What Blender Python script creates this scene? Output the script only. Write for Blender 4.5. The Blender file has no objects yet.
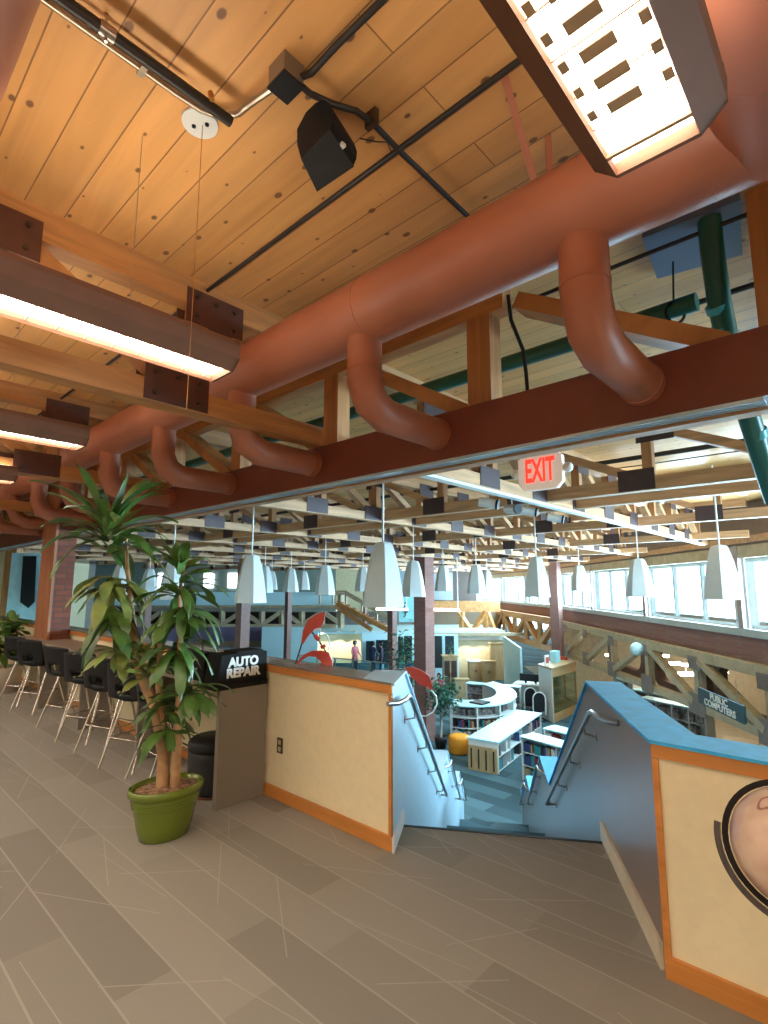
import bpy, bmesh, math, random
from mathutils import Vector, Matrix
random.seed(7)
C = bpy.context.scene.collection
PI = math.pi
# ------------------------------------------------------------------ camera maths
FP, PITCH, ROLL, YAW, H = 525.75, math.radians(8.11), math.radians(.09), math.radians(-47.25), 1.65
AX = (-math.sin(YAW), -math.cos(YAW)); AY = (math.cos(YAW), -math.sin(YAW))   # camera frame -> world axes
def ray(px, py):
    r = (px-384)/FP; u = -(py-512)/FP
    a = r*math.cos(ROLL)-u*math.sin(ROLL); cu = r*math.sin(ROLL)+u*math.cos(ROLL)
    f = math.cos(PITCH)-cu*math.sin(PITCH); z = math.sin(PITCH)+cu*math.cos(PITCH)
    return a, f, z
def Fxy(r, d):                                  # r metres to the right, d metres ahead -> world x, y
    return (AX[0]*r+AX[1]*d, AY[0]*r+AY[1]*d)
def D(px, py, d):                               # a direction of view and a distance ahead -> world point
    a, f, z = ray(px, py); k = d/f
    x, y = Fxy(a*k, d); return Vector((x, y, H+z*k))
def G(px, py, zz):                              # where a direction of view meets the level zz
    a, f, z = ray(px, py); k = (zz-H)/z
    x, y = Fxy(a*k, f*k); return Vector((x, y, zz))
LOW = -4.1
# ------------------------------------------------------------------ materials
MATS = {}
def newmat(name):
    m = bpy.data.materials.new(name); m.use_nodes = True; nt = m.node_tree
    return m, nt, nt.nodes['Principled BSDF']
def N(nt, t, **kw):
    n = nt.nodes.new(t)
    for k, v in kw.items():
        if k in n.inputs: n.inputs[k].default_value = v
        else: setattr(n, k, v)
    return n
def mat(name, col, rough=.5, metal=0, var=.08, scale=6, bump=0, emit=None, est=0, trans=0, coat=0, spec=.5):
    if name in MATS: return MATS[name]
    m, nt, b = newmat(name); L = nt.links.new
    b.inputs['Roughness'].default_value = rough; b.inputs['Metallic'].default_value = metal
    b.inputs['Specular IOR Level'].default_value = spec
    b.inputs['Coat Weight'].default_value = coat
    tc = N(nt, 'ShaderNodeTexCoord'); no = N(nt, 'ShaderNodeTexNoise', Scale=scale, Detail=4.)
    L(tc.outputs['Object'], no.inputs['Vector'])
    cr = N(nt, 'ShaderNodeValToRGB')
    cr.color_ramp.elements[0].position = .3; cr.color_ramp.elements[1].position = .7
    cr.color_ramp.elements[0].color = tuple(max(0, c*(1-var)) for c in col)+(1,)
    cr.color_ramp.elements[1].color = tuple(min(1, c*(1+var)) for c in col)+(1,)
    L(no.outputs['Fac'], cr.inputs['Fac']); L(cr.outputs['Color'], b.inputs['Base Color'])
    if bump:
        bp = N(nt, 'ShaderNodeBump', Strength=bump, Distance=.01); L(no.outputs['Fac'], bp.inputs['Height']); L(bp.outputs['Normal'], b.inputs['Normal'])
    if emit:
        b.inputs['Emission Color'].default_value = emit+(1,); b.inputs['Emission Strength'].default_value = est
    MATS[name] = m; return m
def wood(name, col, axis='x', rough=.5, dark=.6, scale=1.0):
    if name in MATS: return MATS[name]
    m, nt, b = newmat(name); L = nt.links.new
    b.inputs['Roughness'].default_value = rough
    tc = N(nt, 'ShaderNodeTexCoord'); mp = N(nt, 'ShaderNodeMapping')
    s = {'x': (1.2, 14, 14), 'y': (14, 1.2, 14), 'z': (14, 14, 1.2), 'n': (4, 4, 4)}[axis]
    mp.inputs['Scale'].default_value = tuple(v*scale for v in s)
    L(tc.outputs['Object'], mp.inputs['Vector'])
    no = N(nt, 'ShaderNodeTexNoise', Scale=1., Detail=5., Distortion=.6); L(mp.outputs['Vector'], no.inputs['Vector'])
    cr = N(nt, 'ShaderNodeValToRGB'); e = cr.color_ramp.elements
    e[0].position = .28; e[1].position = .72
    e[0].color = tuple(c*dark for c in col)+(1,); e[1].color = tuple(min(1, c*1.12) for c in col)+(1,)
    L(no.outputs['Fac'], cr.inputs['Fac']); L(cr.outputs['Color'], b.inputs['Base Color'])
    MATS[name] = m; return m
def mathn(nt, op, a, b=None, c=None):
    n = nt.nodes.new('ShaderNodeMath'); n.operation = op
    for i, v in enumerate((a, b, c)):
        if v is None: continue
        if isinstance(v, (int, float)): n.inputs[i].default_value = v
        else: nt.links.new(v, n.inputs[i])
    return n.outputs[0]
def mixc(nt, fac, a, b, mode='MIX'):
    n = nt.nodes.new('ShaderNodeMix'); n.data_type = 'RGBA'; n.blend_type = mode
    for i, v in ((0, fac), (6, a), (7, b)):
        if isinstance(v, (int, float)): n.inputs[i].default_value = v
        elif isinstance(v, tuple): n.inputs[i].default_value = v
        else: nt.links.new(v, n.inputs[i])
    return n.outputs[2]
def plank_mat(name, col, w=.184, length=3.1):
    m, nt, b = newmat(name); L = nt.links.new; b.inputs['Roughness'].default_value = .45
    tc = N(nt, 'ShaderNodeTexCoord')
    br = N(nt, 'ShaderNodeTexBrick', Scale=1.0)
    br.inputs['Mortar Size'].default_value = .0035; br.inputs['Mortar Smooth'].default_value = .3
    br.inputs['Brick Width'].default_value = length; br.inputs['Row Height'].default_value = w
    br.inputs['Color1'].default_value = (.88, .88, .88, 1); br.inputs['Color2'].default_value = (1.1, 1.1, 1.1, 1); br.inputs['Mortar'].default_value = (.42, .40, .38, 1)
    br.offset = .37; br.offset_frequency = 2
    L(tc.outputs['Object'], br.inputs['Vector'])
    mp = N(nt, 'ShaderNodeMapping'); mp.inputs['Scale'].default_value = (.8, 9, 1); L(tc.outputs['Object'], mp.inputs['Vector'])
    no = N(nt, 'ShaderNodeTexNoise', Scale=1., Detail=6., Distortion=.8); L(mp.outputs['Vector'], no.inputs['Vector'])
    cr = N(nt, 'ShaderNodeValToRGB'); e = cr.color_ramp.elements; e[0].position = .25; e[1].position = .75
    e[0].color = tuple(c*.80 for c in col)+(1,); e[1].color = tuple(min(1, c*1.1) for c in col)+(1,)
    L(no.outputs['Fac'], cr.inputs['Fac'])
    c1 = mixc(nt, 1., cr.outputs['Color'], br.outputs['Color'], 'MULTIPLY')
    vo = N(nt, 'ShaderNodeTexVoronoi', Scale=1.); vo.voronoi_dimensions = '2D'; mp2 = N(nt, 'ShaderNodeMapping'); mp2.inputs['Scale'].default_value = (3.4, 5.4, 1)
    L(tc.outputs['Object'], mp2.inputs['Vector']); L(mp2.outputs['Vector'], vo.inputs['Vector'])
    sx = N(nt, 'ShaderNodeSeparateColor'); L(vo.outputs['Color'], sx.inputs['Color'])
    size = mathn(nt, 'MULTIPLY', sx.outputs[0], .105)
    k = mathn(nt, 'SUBTRACT', size, vo.outputs['Distance'])
    k = mathn(nt, 'MULTIPLY', k, 28.); k = mathn(nt, 'MINIMUM', mathn(nt, 'MAXIMUM', k, 0.), .85)
    c2 = mixc(nt, k, c1, (.13, .05, .02, 1))
    L(c2, b.inputs['Base Color'])
    bp = N(nt, 'ShaderNodeBump', Strength=.5, Distance=.004); L(br.outputs['Fac'], bp.inputs['Height']); bp.invert = True; L(bp.outputs['Normal'], b.inputs['Normal'])
    return m
def carpet_mat(name, base, light, wid=.25, ln=1.0, lines=True, contrast=.06):
    m, nt, b = newmat(name); L = nt.links.new; b.inputs['Roughness'].default_value = .95; b.inputs['Specular IOR Level'].default_value = .15
    tc = N(nt, 'ShaderNodeTexCoord'); sp = N(nt, 'ShaderNodeSeparateXYZ'); L(tc.outputs['Object'], sp.inputs[0])
    br = N(nt, 'ShaderNodeTexBrick', Scale=1.0); br.offset = .4; br.offset_frequency = 2
    br.inputs['Mortar Size'].default_value = .0; br.inputs['Brick Width'].default_value = ln; br.inputs['Row Height'].default_value = wid
    br.inputs['Color1'].default_value = tuple(c*(1-contrast*2) for c in base)+(1,); br.inputs['Color2'].default_value = tuple(c*(1+contrast) for c in base)+(1,)
    L(tc.outputs['Object'], br.inputs['Vector'])
    no = N(nt, 'ShaderNodeTexNoise', Scale=900., Detail=2.); L(tc.outputs['Object'], no.inputs['Vector'])
    c = mixc(nt, .25, br.outputs['Color'], no.outputs['Color'], 'OVERLAY')
    if lines:
        wn = N(nt, 'ShaderNodeTexNoise', Scale=3., Detail=2.); L(tc.outputs['Object'], wn.inputs['Vector'])
        # long seams along x at every plank joint
        fy = mathn(nt, 'ABSOLUTE', mathn(nt, 'SUBTRACT', mathn(nt, 'FRACT', mathn(nt, 'DIVIDE', sp.outputs[1], wid)), .5))
        near = mathn(nt, 'GREATER_THAN', fy, .5-.0045/wid)
        tot = mathn(nt, 'MULTIPLY', near, .5)
        # short strokes: one slanted stroke in each of three layers of cells
        for (cx, cy, ox, oy, a0, a1, wd) in ((.60, .42, .1, .05, 145, 165, .003), (.85, .40, .37, .21, 28, 60, .003), (.75, .62, .2, .33, -8, 14, .0025)):
            u = mathn(nt, 'DIVIDE', mathn(nt, 'ADD', sp.outputs[0], ox+50), cx); v = mathn(nt, 'DIVIDE', mathn(nt, 'ADD', sp.outputs[1], oy+50), cy)
            iu = mathn(nt, 'FLOOR', u); iv = mathn(nt, 'FLOOR', v)
            cb = N(nt, 'ShaderNodeCombineXYZ'); L(iu, cb.inputs[0]); L(iv, cb.inputs[1]); cb.inputs[2].default_value = cx*7
            wnz = N(nt, 'ShaderNodeTexWhiteNoise'); L(cb.outputs[0], wnz.inputs['Vector']); sc = N(nt, 'ShaderNodeSeparateColor'); L(wnz.outputs['Color'], sc.inputs[0])
            ang = mathn(nt, 'ADD', mathn(nt, 'MULTIPLY', sc.outputs[0], math.radians(a1-a0)), math.radians(a0))
            du = mathn(nt, 'MULTIPLY', mathn(nt, 'SUBTRACT', mathn(nt, 'SUBTRACT', u, iu), .5), cx); dv = mathn(nt, 'MULTIPLY', mathn(nt, 'SUBTRACT', mathn(nt, 'SUBTRACT', v, iv), .5), cy)
            dist = mathn(nt, 'ABSOLUTE', mathn(nt, 'SUBTRACT', mathn(nt, 'MULTIPLY', du, mathn(nt, 'SINE', ang)), mathn(nt, 'MULTIPLY', dv, mathn(nt, 'COSINE', ang))))
            hit = mathn(nt, 'MULTIPLY', mathn(nt, 'LESS_THAN', dist, wd), mathn(nt, 'GREATER_THAN', sc.outputs[1], .5))
            tot = mathn(nt, 'MAXIMUM', tot, mathn(nt, 'MULTIPLY', hit, .5))
        c = mixc(nt, tot, c, light+(1,))
    L(c, b.inputs['Base Color'])
    return m
def brick_mat(name, c1, c2, mortar):
    m, nt, b = newmat(name); L = nt.links.new; b.inputs['Roughness'].default_value = .8
    tc = N(nt, 'ShaderNodeTexCoord'); sp = N(nt, 'ShaderNodeSeparateXYZ'); L(tc.outputs['Object'], sp.inputs[0])
    cb = N(nt, 'ShaderNodeCombineXYZ'); L(mathn(nt, 'ADD', sp.outputs[0], sp.outputs[1]), cb.inputs[0]); L(sp.outputs[2], cb.inputs[1])
    br = N(nt, 'ShaderNodeTexBrick', Scale=1.); br.inputs['Brick Width'].default_value = .24; br.inputs['Row Height'].default_value = .08
    br.inputs['Mortar Size'].default_value = .008
    br.inputs['Color1'].default_value = c1+(1,); br.inputs['Color2'].default_value = c2+(1,); br.inputs['Mortar'].default_value = mortar+(1,)
    L(cb.outputs[0], br.inputs['Vector']); L(br.outputs['Color'], b.inputs['Base Color'])
    bp = N(nt, 'ShaderNodeBump', Strength=.4, Distance=.01); bp.invert = True; L(br.outputs['Fac'], bp.inputs['Height']); L(bp.outputs['Normal'], b.inputs['Normal'])
    return m
def glass_mat(name, tint, gloss=.12):
    m = bpy.data.materials.new(name); m.use_nodes = True; nt = m.node_tree; nt.nodes.clear()
    o = N(nt, 'ShaderNodeOutputMaterial'); t = N(nt, 'ShaderNodeBsdfTransparent', Color=tint+(1,)); g = N(nt, 'ShaderNodeBsdfGlossy', Roughness=.05)
    mx = N(nt, 'ShaderNodeMixShader', Fac=gloss); nt.links.new(t.outputs[0], mx.inputs[1]); nt.links.new(g.outputs[0], mx.inputs[2]); nt.links.new(mx.outputs[0], o.inputs[0])
    return m
def emis(name, col, st):
    if name in MATS: return MATS[name]
    m = bpy.data.materials.new(name); m.use_nodes = True; nt = m.node_tree; nt.nodes.clear()
    o = N(nt, 'ShaderNodeOutputMaterial'); e = N(nt, 'ShaderNodeEmission', Color=col+(1,), Strength=st); nt.links.new(e.outputs[0], o.inputs[0])
    MATS[name] = m; return m

M_ceil = plank_mat('pine_planks', (.72, .37, .125))
M_carpet = carpet_mat('mezzanine_carpet', (.30, .275, .238), (.46, .425, .36), contrast=.10)
M_lcarpet = carpet_mat('library_carpet', (.075, .14, .165), (.3, .3, .3), .5, 2.0, False, .28)
W_x = wood('fir_x', (.62, .29, .10), 'x'); W_y = wood('fir_y', (.62, .29, .10), 'y'); W_z = wood('fir_z', (.60, .26, .09), 'z'); W_n = wood('fir_n', (.60, .27, .09), 'n')
G_x = wood('glulam_x', (.62, .34, .17), 'x'); G_y = wood('glulam_y', (.62, .34, .17), 'y'); G_z = wood('glulam_z', (.52, .25, .11), 'z')
W_trim = wood('oak_trim', (.66, .26, .06), 'x', .35, .75)
W_oak = wood('oak_cabinet', (.50, .33, .16), 'z', .45, .8)
W_dark = wood('dark_walnut', (.05, .025, .018), 'z', .4)
W_pale = wood('pale_timber', (.50, .40, .26), 'n', .6, .8)
M_plate = mat('brown_steel_plate', (.115, .045, .03), .5, .2, .12, 9)
M_plate2 = mat('slate_steel_plate', (.07, .042, .045), .5, .2, .12, 9)
M_bolt = mat('bolt_steel', (.10, .07, .05), .35, .8)
M_duct = mat('terracotta_paint', (.46, .165, .095), .42, 0, .05, 3, spec=.6)
M_beam = mat('oxblood_paint', (.19, .05, .03), .38, 0, .08, 4)
M_flange = mat('galvanised_strip', (.50, .68, .80), .3, .35)  # bluish base colour imitates daylight reflected in the metal
M_house = mat('bronze_fixture', (.21, .095, .055), .65, 0, spec=.15)
M_wallc = mat('cream_paint', (.86, .75, .50), .75, 0, .03, 20, .05)
M_wallw = mat('white_paint', (.72, .74, .72), .6, 0, .02)
M_panel = mat('satin_taupe_panel', (.25, .20, .18), .32, 0, .04, 1.5, spec=.6)
M_cap = mat('stone_laminate_cap', (.22, .20, .18), .25, 0, .12, 12, spec=.7)
M_capb = mat('laminate_cap_blue_cast', (.06, .44, .86), .5, 0, .15, 12, spec=.25)  # right-hand caps: blue daylight cast put into the laminate colour
M_swall = mat('white_paint_blue_cast', (.44, .63, .76), .45, 0, .02)  # white stair wall; daylight's blue tint is painted into this base colour
M_shelft = mat('shelf_top_blue_cast', (.42, .74, .82), .35, 0, .02)  # shelf tops carry the cyan of the window light in their colour
M_grey = mat('grey_laminate', (.25, .22, .19), .45, 0, .03, 2)
M_black = mat('black_plastic', (.011, .012, .015), .5, spec=.3)
M_blackf = mat('black_fabric', (.03, .032, .035), .8)
M_chrome = mat('chrome', (.75, .72, .68), .18, 1.)
M_steel = mat('brushed_steel', (.42, .37, .34), .3, 1.)
M_white = mat('white_metal', (.80, .81, .80), .42, 0, .02)
M_shade = mat('pendant_white', (.66, .68, .67), .45, 0, .02)
M_green = mat('green_glaze', (.14, .20, .015), .18, 0, .1, 3, coat=.5)
M_soil = mat('bark_mulch', (.28, .16, .09), .95, 0, .8, 30, 1.)
M_bark = mat('tan_cane', (.46, .27, .13), .7, 0, .25, 14, .4)
M_leaf = mat('glossy_leaf', (.075, .15, .028), .33, 0, .45, 5, spec=.6)
M_leaf2 = mat('yellow_green_leaf', (.21, .25, .055), .4, 0, .4, 5)
M_pipeb = mat('black_conduit', (.035, .03, .028), .4, .3)
M_pipes = mat('galvanised_conduit', (.5, .42, .33), .3, .9)
M_pipeg = mat('green_pipe', (.01, .10, .075), .35, 0)
M_red = mat('red_enamel', (.50, .05, .03), .35)
M_sign = mat('black_sign_face', (.012, .011, .011), .75, spec=.2)
M_letter = mat('white_lettering', (.85, .83, .78), .5)
M_orange = mat('orange_vinyl', (.85, .33, .02), .5)
M_shelf = mat('white_shelving', (.70, .72, .70), .4, 0, .02)
M_brick = brick_mat('red_brick', (.26, .075, .04), (.18, .05, .03), (.12, .06, .045))
M_brickp = brick_mat('mauve_brick', (.30, .13, .10), (.24, .10, .08), (.22, .16, .16))
M_glass = glass_mat('window_glass', (.93, .97, 1.), .06)
M_dglass = mat('dark_glass', (.02, .035, .04), .1)
M_purple = mat('purple_band', (.17, .14, .24), .6)

# ------------------------------------------------------------------ mesh building
ORG = {}
class MB:
    def __init__(s): s.v = []; s.f = []; s.sm = []
    def add(s, vs, fs, smooth=False):
        n = len(s.v); s.v += [tuple(v) for v in vs]; s.f += [tuple(i+n for i in f) for f in fs]; s.sm += [smooth]*len(fs); return s
    def box(s, a, b):
        x0, y0, z0 = a; x1, y1, z1 = b
        return s.add([(x0, y0, z0), (x1, y0, z0), (x1, y1, z0), (x0, y1, z0), (x0, y0, z1), (x1, y0, z1), (x1, y1, z1), (x0, y1, z1)],
                     [(0, 3, 2, 1), (4, 5, 6, 7), (0, 1, 5, 4), (1, 2, 6, 5), (2, 3, 7, 6), (3, 0, 4, 7)])
    def slab(s, p, q, th, z0, z1, off=0):       # upright slab along p->q, th thick to the left of travel (from off)
        p = Vector(p[:2]); q = Vector(q[:2]); d = (q-p).normalized(); n = Vector((-d.y, d.x))
        c = [p+n*off, q+n*off, q+n*(off+th), p+n*(off+th)]
        zz = z0 if isinstance(z0, tuple) else (z0, z0); zt = z1 if isinstance(z1, tuple) else (z1, z1)
        vs = [(c[0].x, c[0].y, zz[0]), (c[1].x, c[1].y, zz[1]), (c[2].x, c[2].y, zz[1]), (c[3].x, c[3].y, zz[0]),
              (c[0].x, c[0].y, zt[0]), (c[1].x, c[1].y, zt[1]), (c[2].x, c[2].y, zt[1]), (c[3].x, c[3].y, zt[0])]
        return s.add(vs, [(0, 3, 2, 1), (4, 5, 6, 7), (0, 1, 5, 4), (1, 2, 6, 5), (2, 3, 7, 6), (3, 0, 4, 7)])
    def prism(s, poly, ext):                    # polygon (3d points) extruded by a vector
        n = len(poly); e = Vector(ext); a = [Vector(p) for p in poly]; b = [p+e for p in a]
        return s.add(a+b, [tuple(range(n-1, -1, -1)), tuple(range(n, 2*n))]+[(i, (i+1) % n, n+(i+1) % n, n+i) for i in range(n)])
    def bar(s, p, q, w, h, up=(0, 0, 1)):       # rectangular member from p to q
        p = Vector(p); q = Vector(q); d = (q-p).normalized(); u = Vector(up)
        if abs(d.dot(u)) > .98: u = Vector((0, 1, 0)) if abs(d.y) < .9 else Vector((1, 0, 0))
        sd = d.cross(u).normalized(); u = sd.cross(d).normalized()
        c = [(-1, -1), (1, -1), (1, 1), (-1, 1)]
        vs = [p+sd*w/2*a+u*h/2*b for a, b in c]+[q+sd*w/2*a+u*h/2*b for a, b in c]
        return s.add(vs, [(3, 2, 1, 0), (4, 5, 6, 7), (0, 1, 5, 4), (1, 2, 6, 5), (2, 3, 7, 6), (3, 0, 4, 7)])
    def tube(s, pts, r, n=12, caps=True):
        pts = [Vector(p) for p in pts]; rr = r if isinstance(r, (list, tuple)) else [r]*len(pts)
        t0 = (pts[1]-pts[0]).normalized(); a = t0.orthogonal().normalized(); rings = []
        for i, p in enumerate(pts):
            if i == 0: t = t0
            elif i == len(pts)-1: t = (pts[i]-pts[i-1]).normalized()
            else: t = ((pts[i]-pts[i-1]).normalized()+(pts[i+1]-pts[i]).normalized()).normalized()
            a = (a-t*a.dot(t)).normalized(); b = t.cross(a)
            m = 1.
            if 0 < i < len(pts)-1:
                cth = (pts[i]-pts[i-1]).normalized().dot(t); m = 1/max(cth, .5)
                # widen only in the bending plane
                bd = ((pts[i+1]-pts[i]).normalized()-(pts[i]-pts[i-1]).normalized())
                bd = (bd-t*bd.dot(t)); bd = bd.normalized() if bd.length > 1e-6 else None
            ring = []
            for k in range(n):
                v = a*math.cos(2*PI*k/n)+b*math.sin(2*PI*k/n)
                if 0 < i < len(pts)-1 and bd is not None: v = v+bd*(v.dot(bd)*(m-1))
                ring.append(p+v*rr[i])
            rings.append(ring)
        vs = [v for r_ in rings for v in r_]
        fs = [(i*n+k, i*n+(k+1) % n, (i+1)*n+(k+1) % n, (i+1)*n+k) for i in range(len(pts)-1) for k in range(n)]
        s.add(vs, fs, True)
        if caps: s.add(rings[0], [tuple(range(n-1, -1, -1))]); s.add(rings[-1], [tuple(range(n))])
        return s
    def lathe(s, prof, c=(0, 0, 0), n=24, sx=1, sy=1, rot=0, smooth=True, close=True):
        cx, cy, cz = c; vs = []
        for r, z in prof:
            for k in range(n):
                a = 2*PI*k/n+rot; vs.append((cx+r*sx*math.cos(a), cy+r*sy*math.sin(a), cz+z))
        m = len(prof)
        fs = [(i*n+k, i*n+(k+1) % n, (i+1)*n+(k+1) % n, (i+1)*n+k) for i in range(m-1) for k in range(n)]
        s.add(vs, fs, smooth)
        if close:
            s.f.append(tuple(len(s.v)-len(vs)+k for k in range(n-1, -1, -1))); s.sm.append(False)
            s.f.append(tuple(len(s.v)-n+k for k in range(n))); s.sm.append(False)
        return s
    def sphere(s, c, r, n=16, m=10, sc=(1, 1, 1)):
        prof = [(max(1e-4, math.sin(PI*i/m))*r, -math.cos(PI*i/m)*r*sc[2]) for i in range(m+1)]
        return s.lathe(prof, c, n, sc[0], sc[1], close=False)
    def xform(s, mt):
        s.v = [tuple(mt @ Vector(v)) for v in s.v]; return s
    def build(s, name, m, parent=None, local=False):
        me = bpy.data.meshes.new(name); org = Vector((0, 0, 0))
        if parent is not None and not local: org = ORG.get(parent.name, Vector((0, 0, 0)))
        me.from_pydata([tuple(Vector(v)-org) for v in s.v], [], s.f); me.polygons.foreach_set('use_smooth', s.sm)
        me.materials.append(m); me.update()
        o = bpy.data.objects.new(name, me); C.objects.link(o)
        if parent is not None:
            o.parent = parent; ORG[o.name] = org
        return o
def tag(o, label, cat, group=None, kind=None):
    o['label'] = label; o['category'] = cat
    if group: o['group'] = group
    if kind: o['kind'] = kind
    return o
def thing(name, label, cat, loc=(0, 0, 0), group=None, rot=0):
    o = bpy.data.objects.new(name, None); C.objects.link(o); o.location = loc; o.rotation_euler = (0, 0, rot); o.empty_display_size = .1
    ORG[o.name] = Vector(loc); return tag(o, label, cat, group)
def struct(name, mb, m, parent=None):
    o = mb.build(name, m, parent)
    if parent is None: o['kind'] = 'structure'
    return o
def bevel(o, w=.01, seg=2):
    b = o.modifiers.new('bevel', 'BEVEL'); b.width = w; b.segments = seg; b.limit_method = 'ANGLE'; return o
def clone(root, loc, rot=None, label=None, group=None):
    r = root.copy(); C.objects.link(r); r.location = loc
    if rot is not None: r.rotation_euler = (0, 0, rot)
    if label: r['label'] = label
    if group: r['group'] = group
    for ch in list(root.children):
        c = ch.copy(); C.objects.link(c); c.parent = r
        for g in ch.children:
            d = g.copy(); C.objects.link(d); d.parent = c
    return r
def text_mesh(name, body, size, m, parent, origin, right, up, depth=.006, extrude_only=True, align='CENTER', sx=1.0, spacing=1.0, bold=.0):
    cu = bpy.data.curves.new(name, 'FONT'); cu.body = body; cu.size = size; cu.extrude = depth/2; cu.align_x = align; cu.align_y = 'CENTER'
    cu.space_line = .85; cu.offset = bold; cu.space_character = spacing
    o = bpy.data.objects.new(name, cu); C.objects.link(o); bpy.context.view_layer.update()
    me = bpy.data.meshes.new_from_object(o.evaluated_get(bpy.context.evaluated_depsgraph_get())); C.objects.unlink(o); bpy.data.objects.remove(o)
    r = Vector(right).normalized(); u = Vector(up).normalized(); nrm = r.cross(u)
    mt = Matrix(((r.x*sx, u.x, nrm.x, origin[0]), (r.y*sx, u.y, nrm.y, origin[1]), (r.z*sx, u.z, nrm.z, origin[2]), (0, 0, 0, 1)))
    org = ORG.get(parent.name, Vector((0, 0, 0))); me.transform(Matrix.Translation(-org) @ mt)
    me.materials.clear(); me.materials.append(m)
    t = bpy.data.objects.new(name, me); C.objects.link(t); t.parent = parent; ORG[t.name] = org
    return t

# ================================================================== SETTING
CEIL = 3.65
S = Vector((-.53, .848)); T = Vector((.848, .53))
def ST(s, t, z): return (S.x*s+T.x*t, S.y*s+T.y*t, z)
# mezzanine floor: up to the walls' line, plus the landing tongue in front of the stairs
E0 = ST(3.89, -.80, 0); E1 = ST(3.89, .93, 0)
fl = MB()
poly = [(-30, -7), (5, -7), (5, 2.86), (-.70, 2.86), E1[:2], E0[:2], (-2.5, 2.86), (-30, 2.86)]
fl.prism([(x, y, 0) for x, y in poly][::1], (0, 0, -.35))
fl.f = fl.f; floor = struct('floor', fl, M_carpet)
for ply in floor.data.polygons: pass
nos = MB(); nos.slab(ST(3.885, -.61, 0), ST(3.885, .728, 0), .025, -.05, .004)
struct('trim_1', nos, M_black)
b = MB(); b.box((-60, 2.4, LOW-.2), (25, 70, LOW)); struct('floor_library', b, M_lcarpet)
b = MB(); b.box((-60, -7, CEIL), (14, 70, CEIL+.15)); struct('ceiling', b, M_ceil)
# walls behind the camera and around the far side
b = MB(); b.box((-30, -7.2, -.35), (5, -7, CEIL)); struct('wall_back', b, M_wallc)
b = MB(); b.box((5, -7.2, LOW), (5.2, 5.3, CEIL)); struct('wall_right', b, M_wallc)
b = MB(); b.box((-30.2, -7.2, LOW), (-30, 10, CEIL)); struct('wall_left', b, M_wallc)
b = MB(); b.box((-30, 2.62, LOW), (5, 2.66, -.35)); struct('wall_under_mezzanine', b, M_wallw)

# ---- knee walls
def knee(name, x0, x1, z1, mitre=0):
    def pr(y0, y1, za, zb):
        mb = MB(); f0 = (y0-2.67)*mitre; f1 = (y1-2.67)*mitre
        return mb.prism([(x0, y0, za), (x1-f0, y0, za), (x1-f1, y1, za), (x0, y1, za)], (0, 0, zb-za))
    o = struct(name, pr(2.67, 2.86, 0, z1-.014), M_wallc)
    struct('trim_front', pr(2.645, 2.67, z1-.072, z1-.014), W_trim, o)
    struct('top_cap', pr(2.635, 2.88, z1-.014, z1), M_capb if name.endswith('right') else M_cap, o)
    struct('baseboard', pr(2.652, 2.67, 0, .088), W_trim, o)
    return o
kl = knee('wall_knee_left', -3.72, -2.39, 1.03, .625)
e = MB(); e.box((-2.412, 2.655, 0), (-2.388, 2.672, .95)); struct('end_trim', e, W_trim, kl)
kr = knee('wall_knee_right', -.81, 5, .97)
e = MB(); e.box((-.812, 2.655, 0), (-.786, 2.672, .89)); struct('end_trim', e, W_trim, kr)
kf = knee('wall_knee_far', -30, -3.72, 1.03, 0)
# stair walls: top profile (s, z) stepping down with the flights
profR = [(2.72, .955), (4.2, .955), (7.1, -.75), (8.2, -.75), (10.4, -2.05), (11.35, -2.05), (13.0, -3.05), (13.4, -3.05)]
profL = [(3.50, 1.015), (4.02, 1.015), (7.1, -.75), (8.2, -.75), (10.4, -2.05), (11.35, -2.05), (13.0, -3.05), (13.4, -3.05)]
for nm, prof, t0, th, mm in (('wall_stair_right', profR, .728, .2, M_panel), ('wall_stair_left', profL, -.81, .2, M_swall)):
    w = MB(); pts = [ST(s, t0, z) for s, z in prof]+[ST(prof[-1][0], t0, LOW), ST(prof[0][0], t0, LOW)]
    w.prism(pts, (T.x*th, T.y*th, 0)); nn_ = len(pts)
    for i_ in range(2*nn_):                       # mitre the near end flush with the knee wall
        x_, y_, z_ = w.v[i_]
        if i_ % nn_ in (0, nn_-1):
            tt = t0 if i_ < nn_ else t0+th; ss_ = (2.672-T.y*tt)/S.y; w.v[i_] = ST(ss_, tt, z_)
    o = struct(nm, w, mm)
    c = MB()
    for (s0, z0), (s1, z1) in zip(prof[:-1], prof[1:]):
        a = ST(s0, t0-.02, z0); bq = ST(s1, t0-.02, z1)
        first = s0 == prof[0][0]
        c.prism([a, bq, (bq[0], bq[1], bq[2]+.016), (a[0], a[1], a[2]+.016)], (T.x*(th+.04), T.y*(th+.04), 0))
        if first:
            for i_ in (0, 3, 4, 7):
                x_, y_, z_ = c.v[i_]; tt = t0-.02 if i_ < 4 else t0+th+.02; ss_ = (2.637-T.y*tt)/S.y; c.v[i_] = ST(ss_, tt, z_)
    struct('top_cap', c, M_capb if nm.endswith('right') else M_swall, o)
b = MB(); b.slab(ST(2.73, .728, 0), ST(3.95, .728, 0), .016, 0, .11); struct('baseboard_stair_right', b, mat('ivory_baseboard', (.72, .62, .45), .5))
b = MB(); b.slab(ST(3.50, -.596, 0), ST(3.95, -.596, 0), .014, 0, .09); struct('baseboard_stair_left', b, M_wallw)
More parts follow.
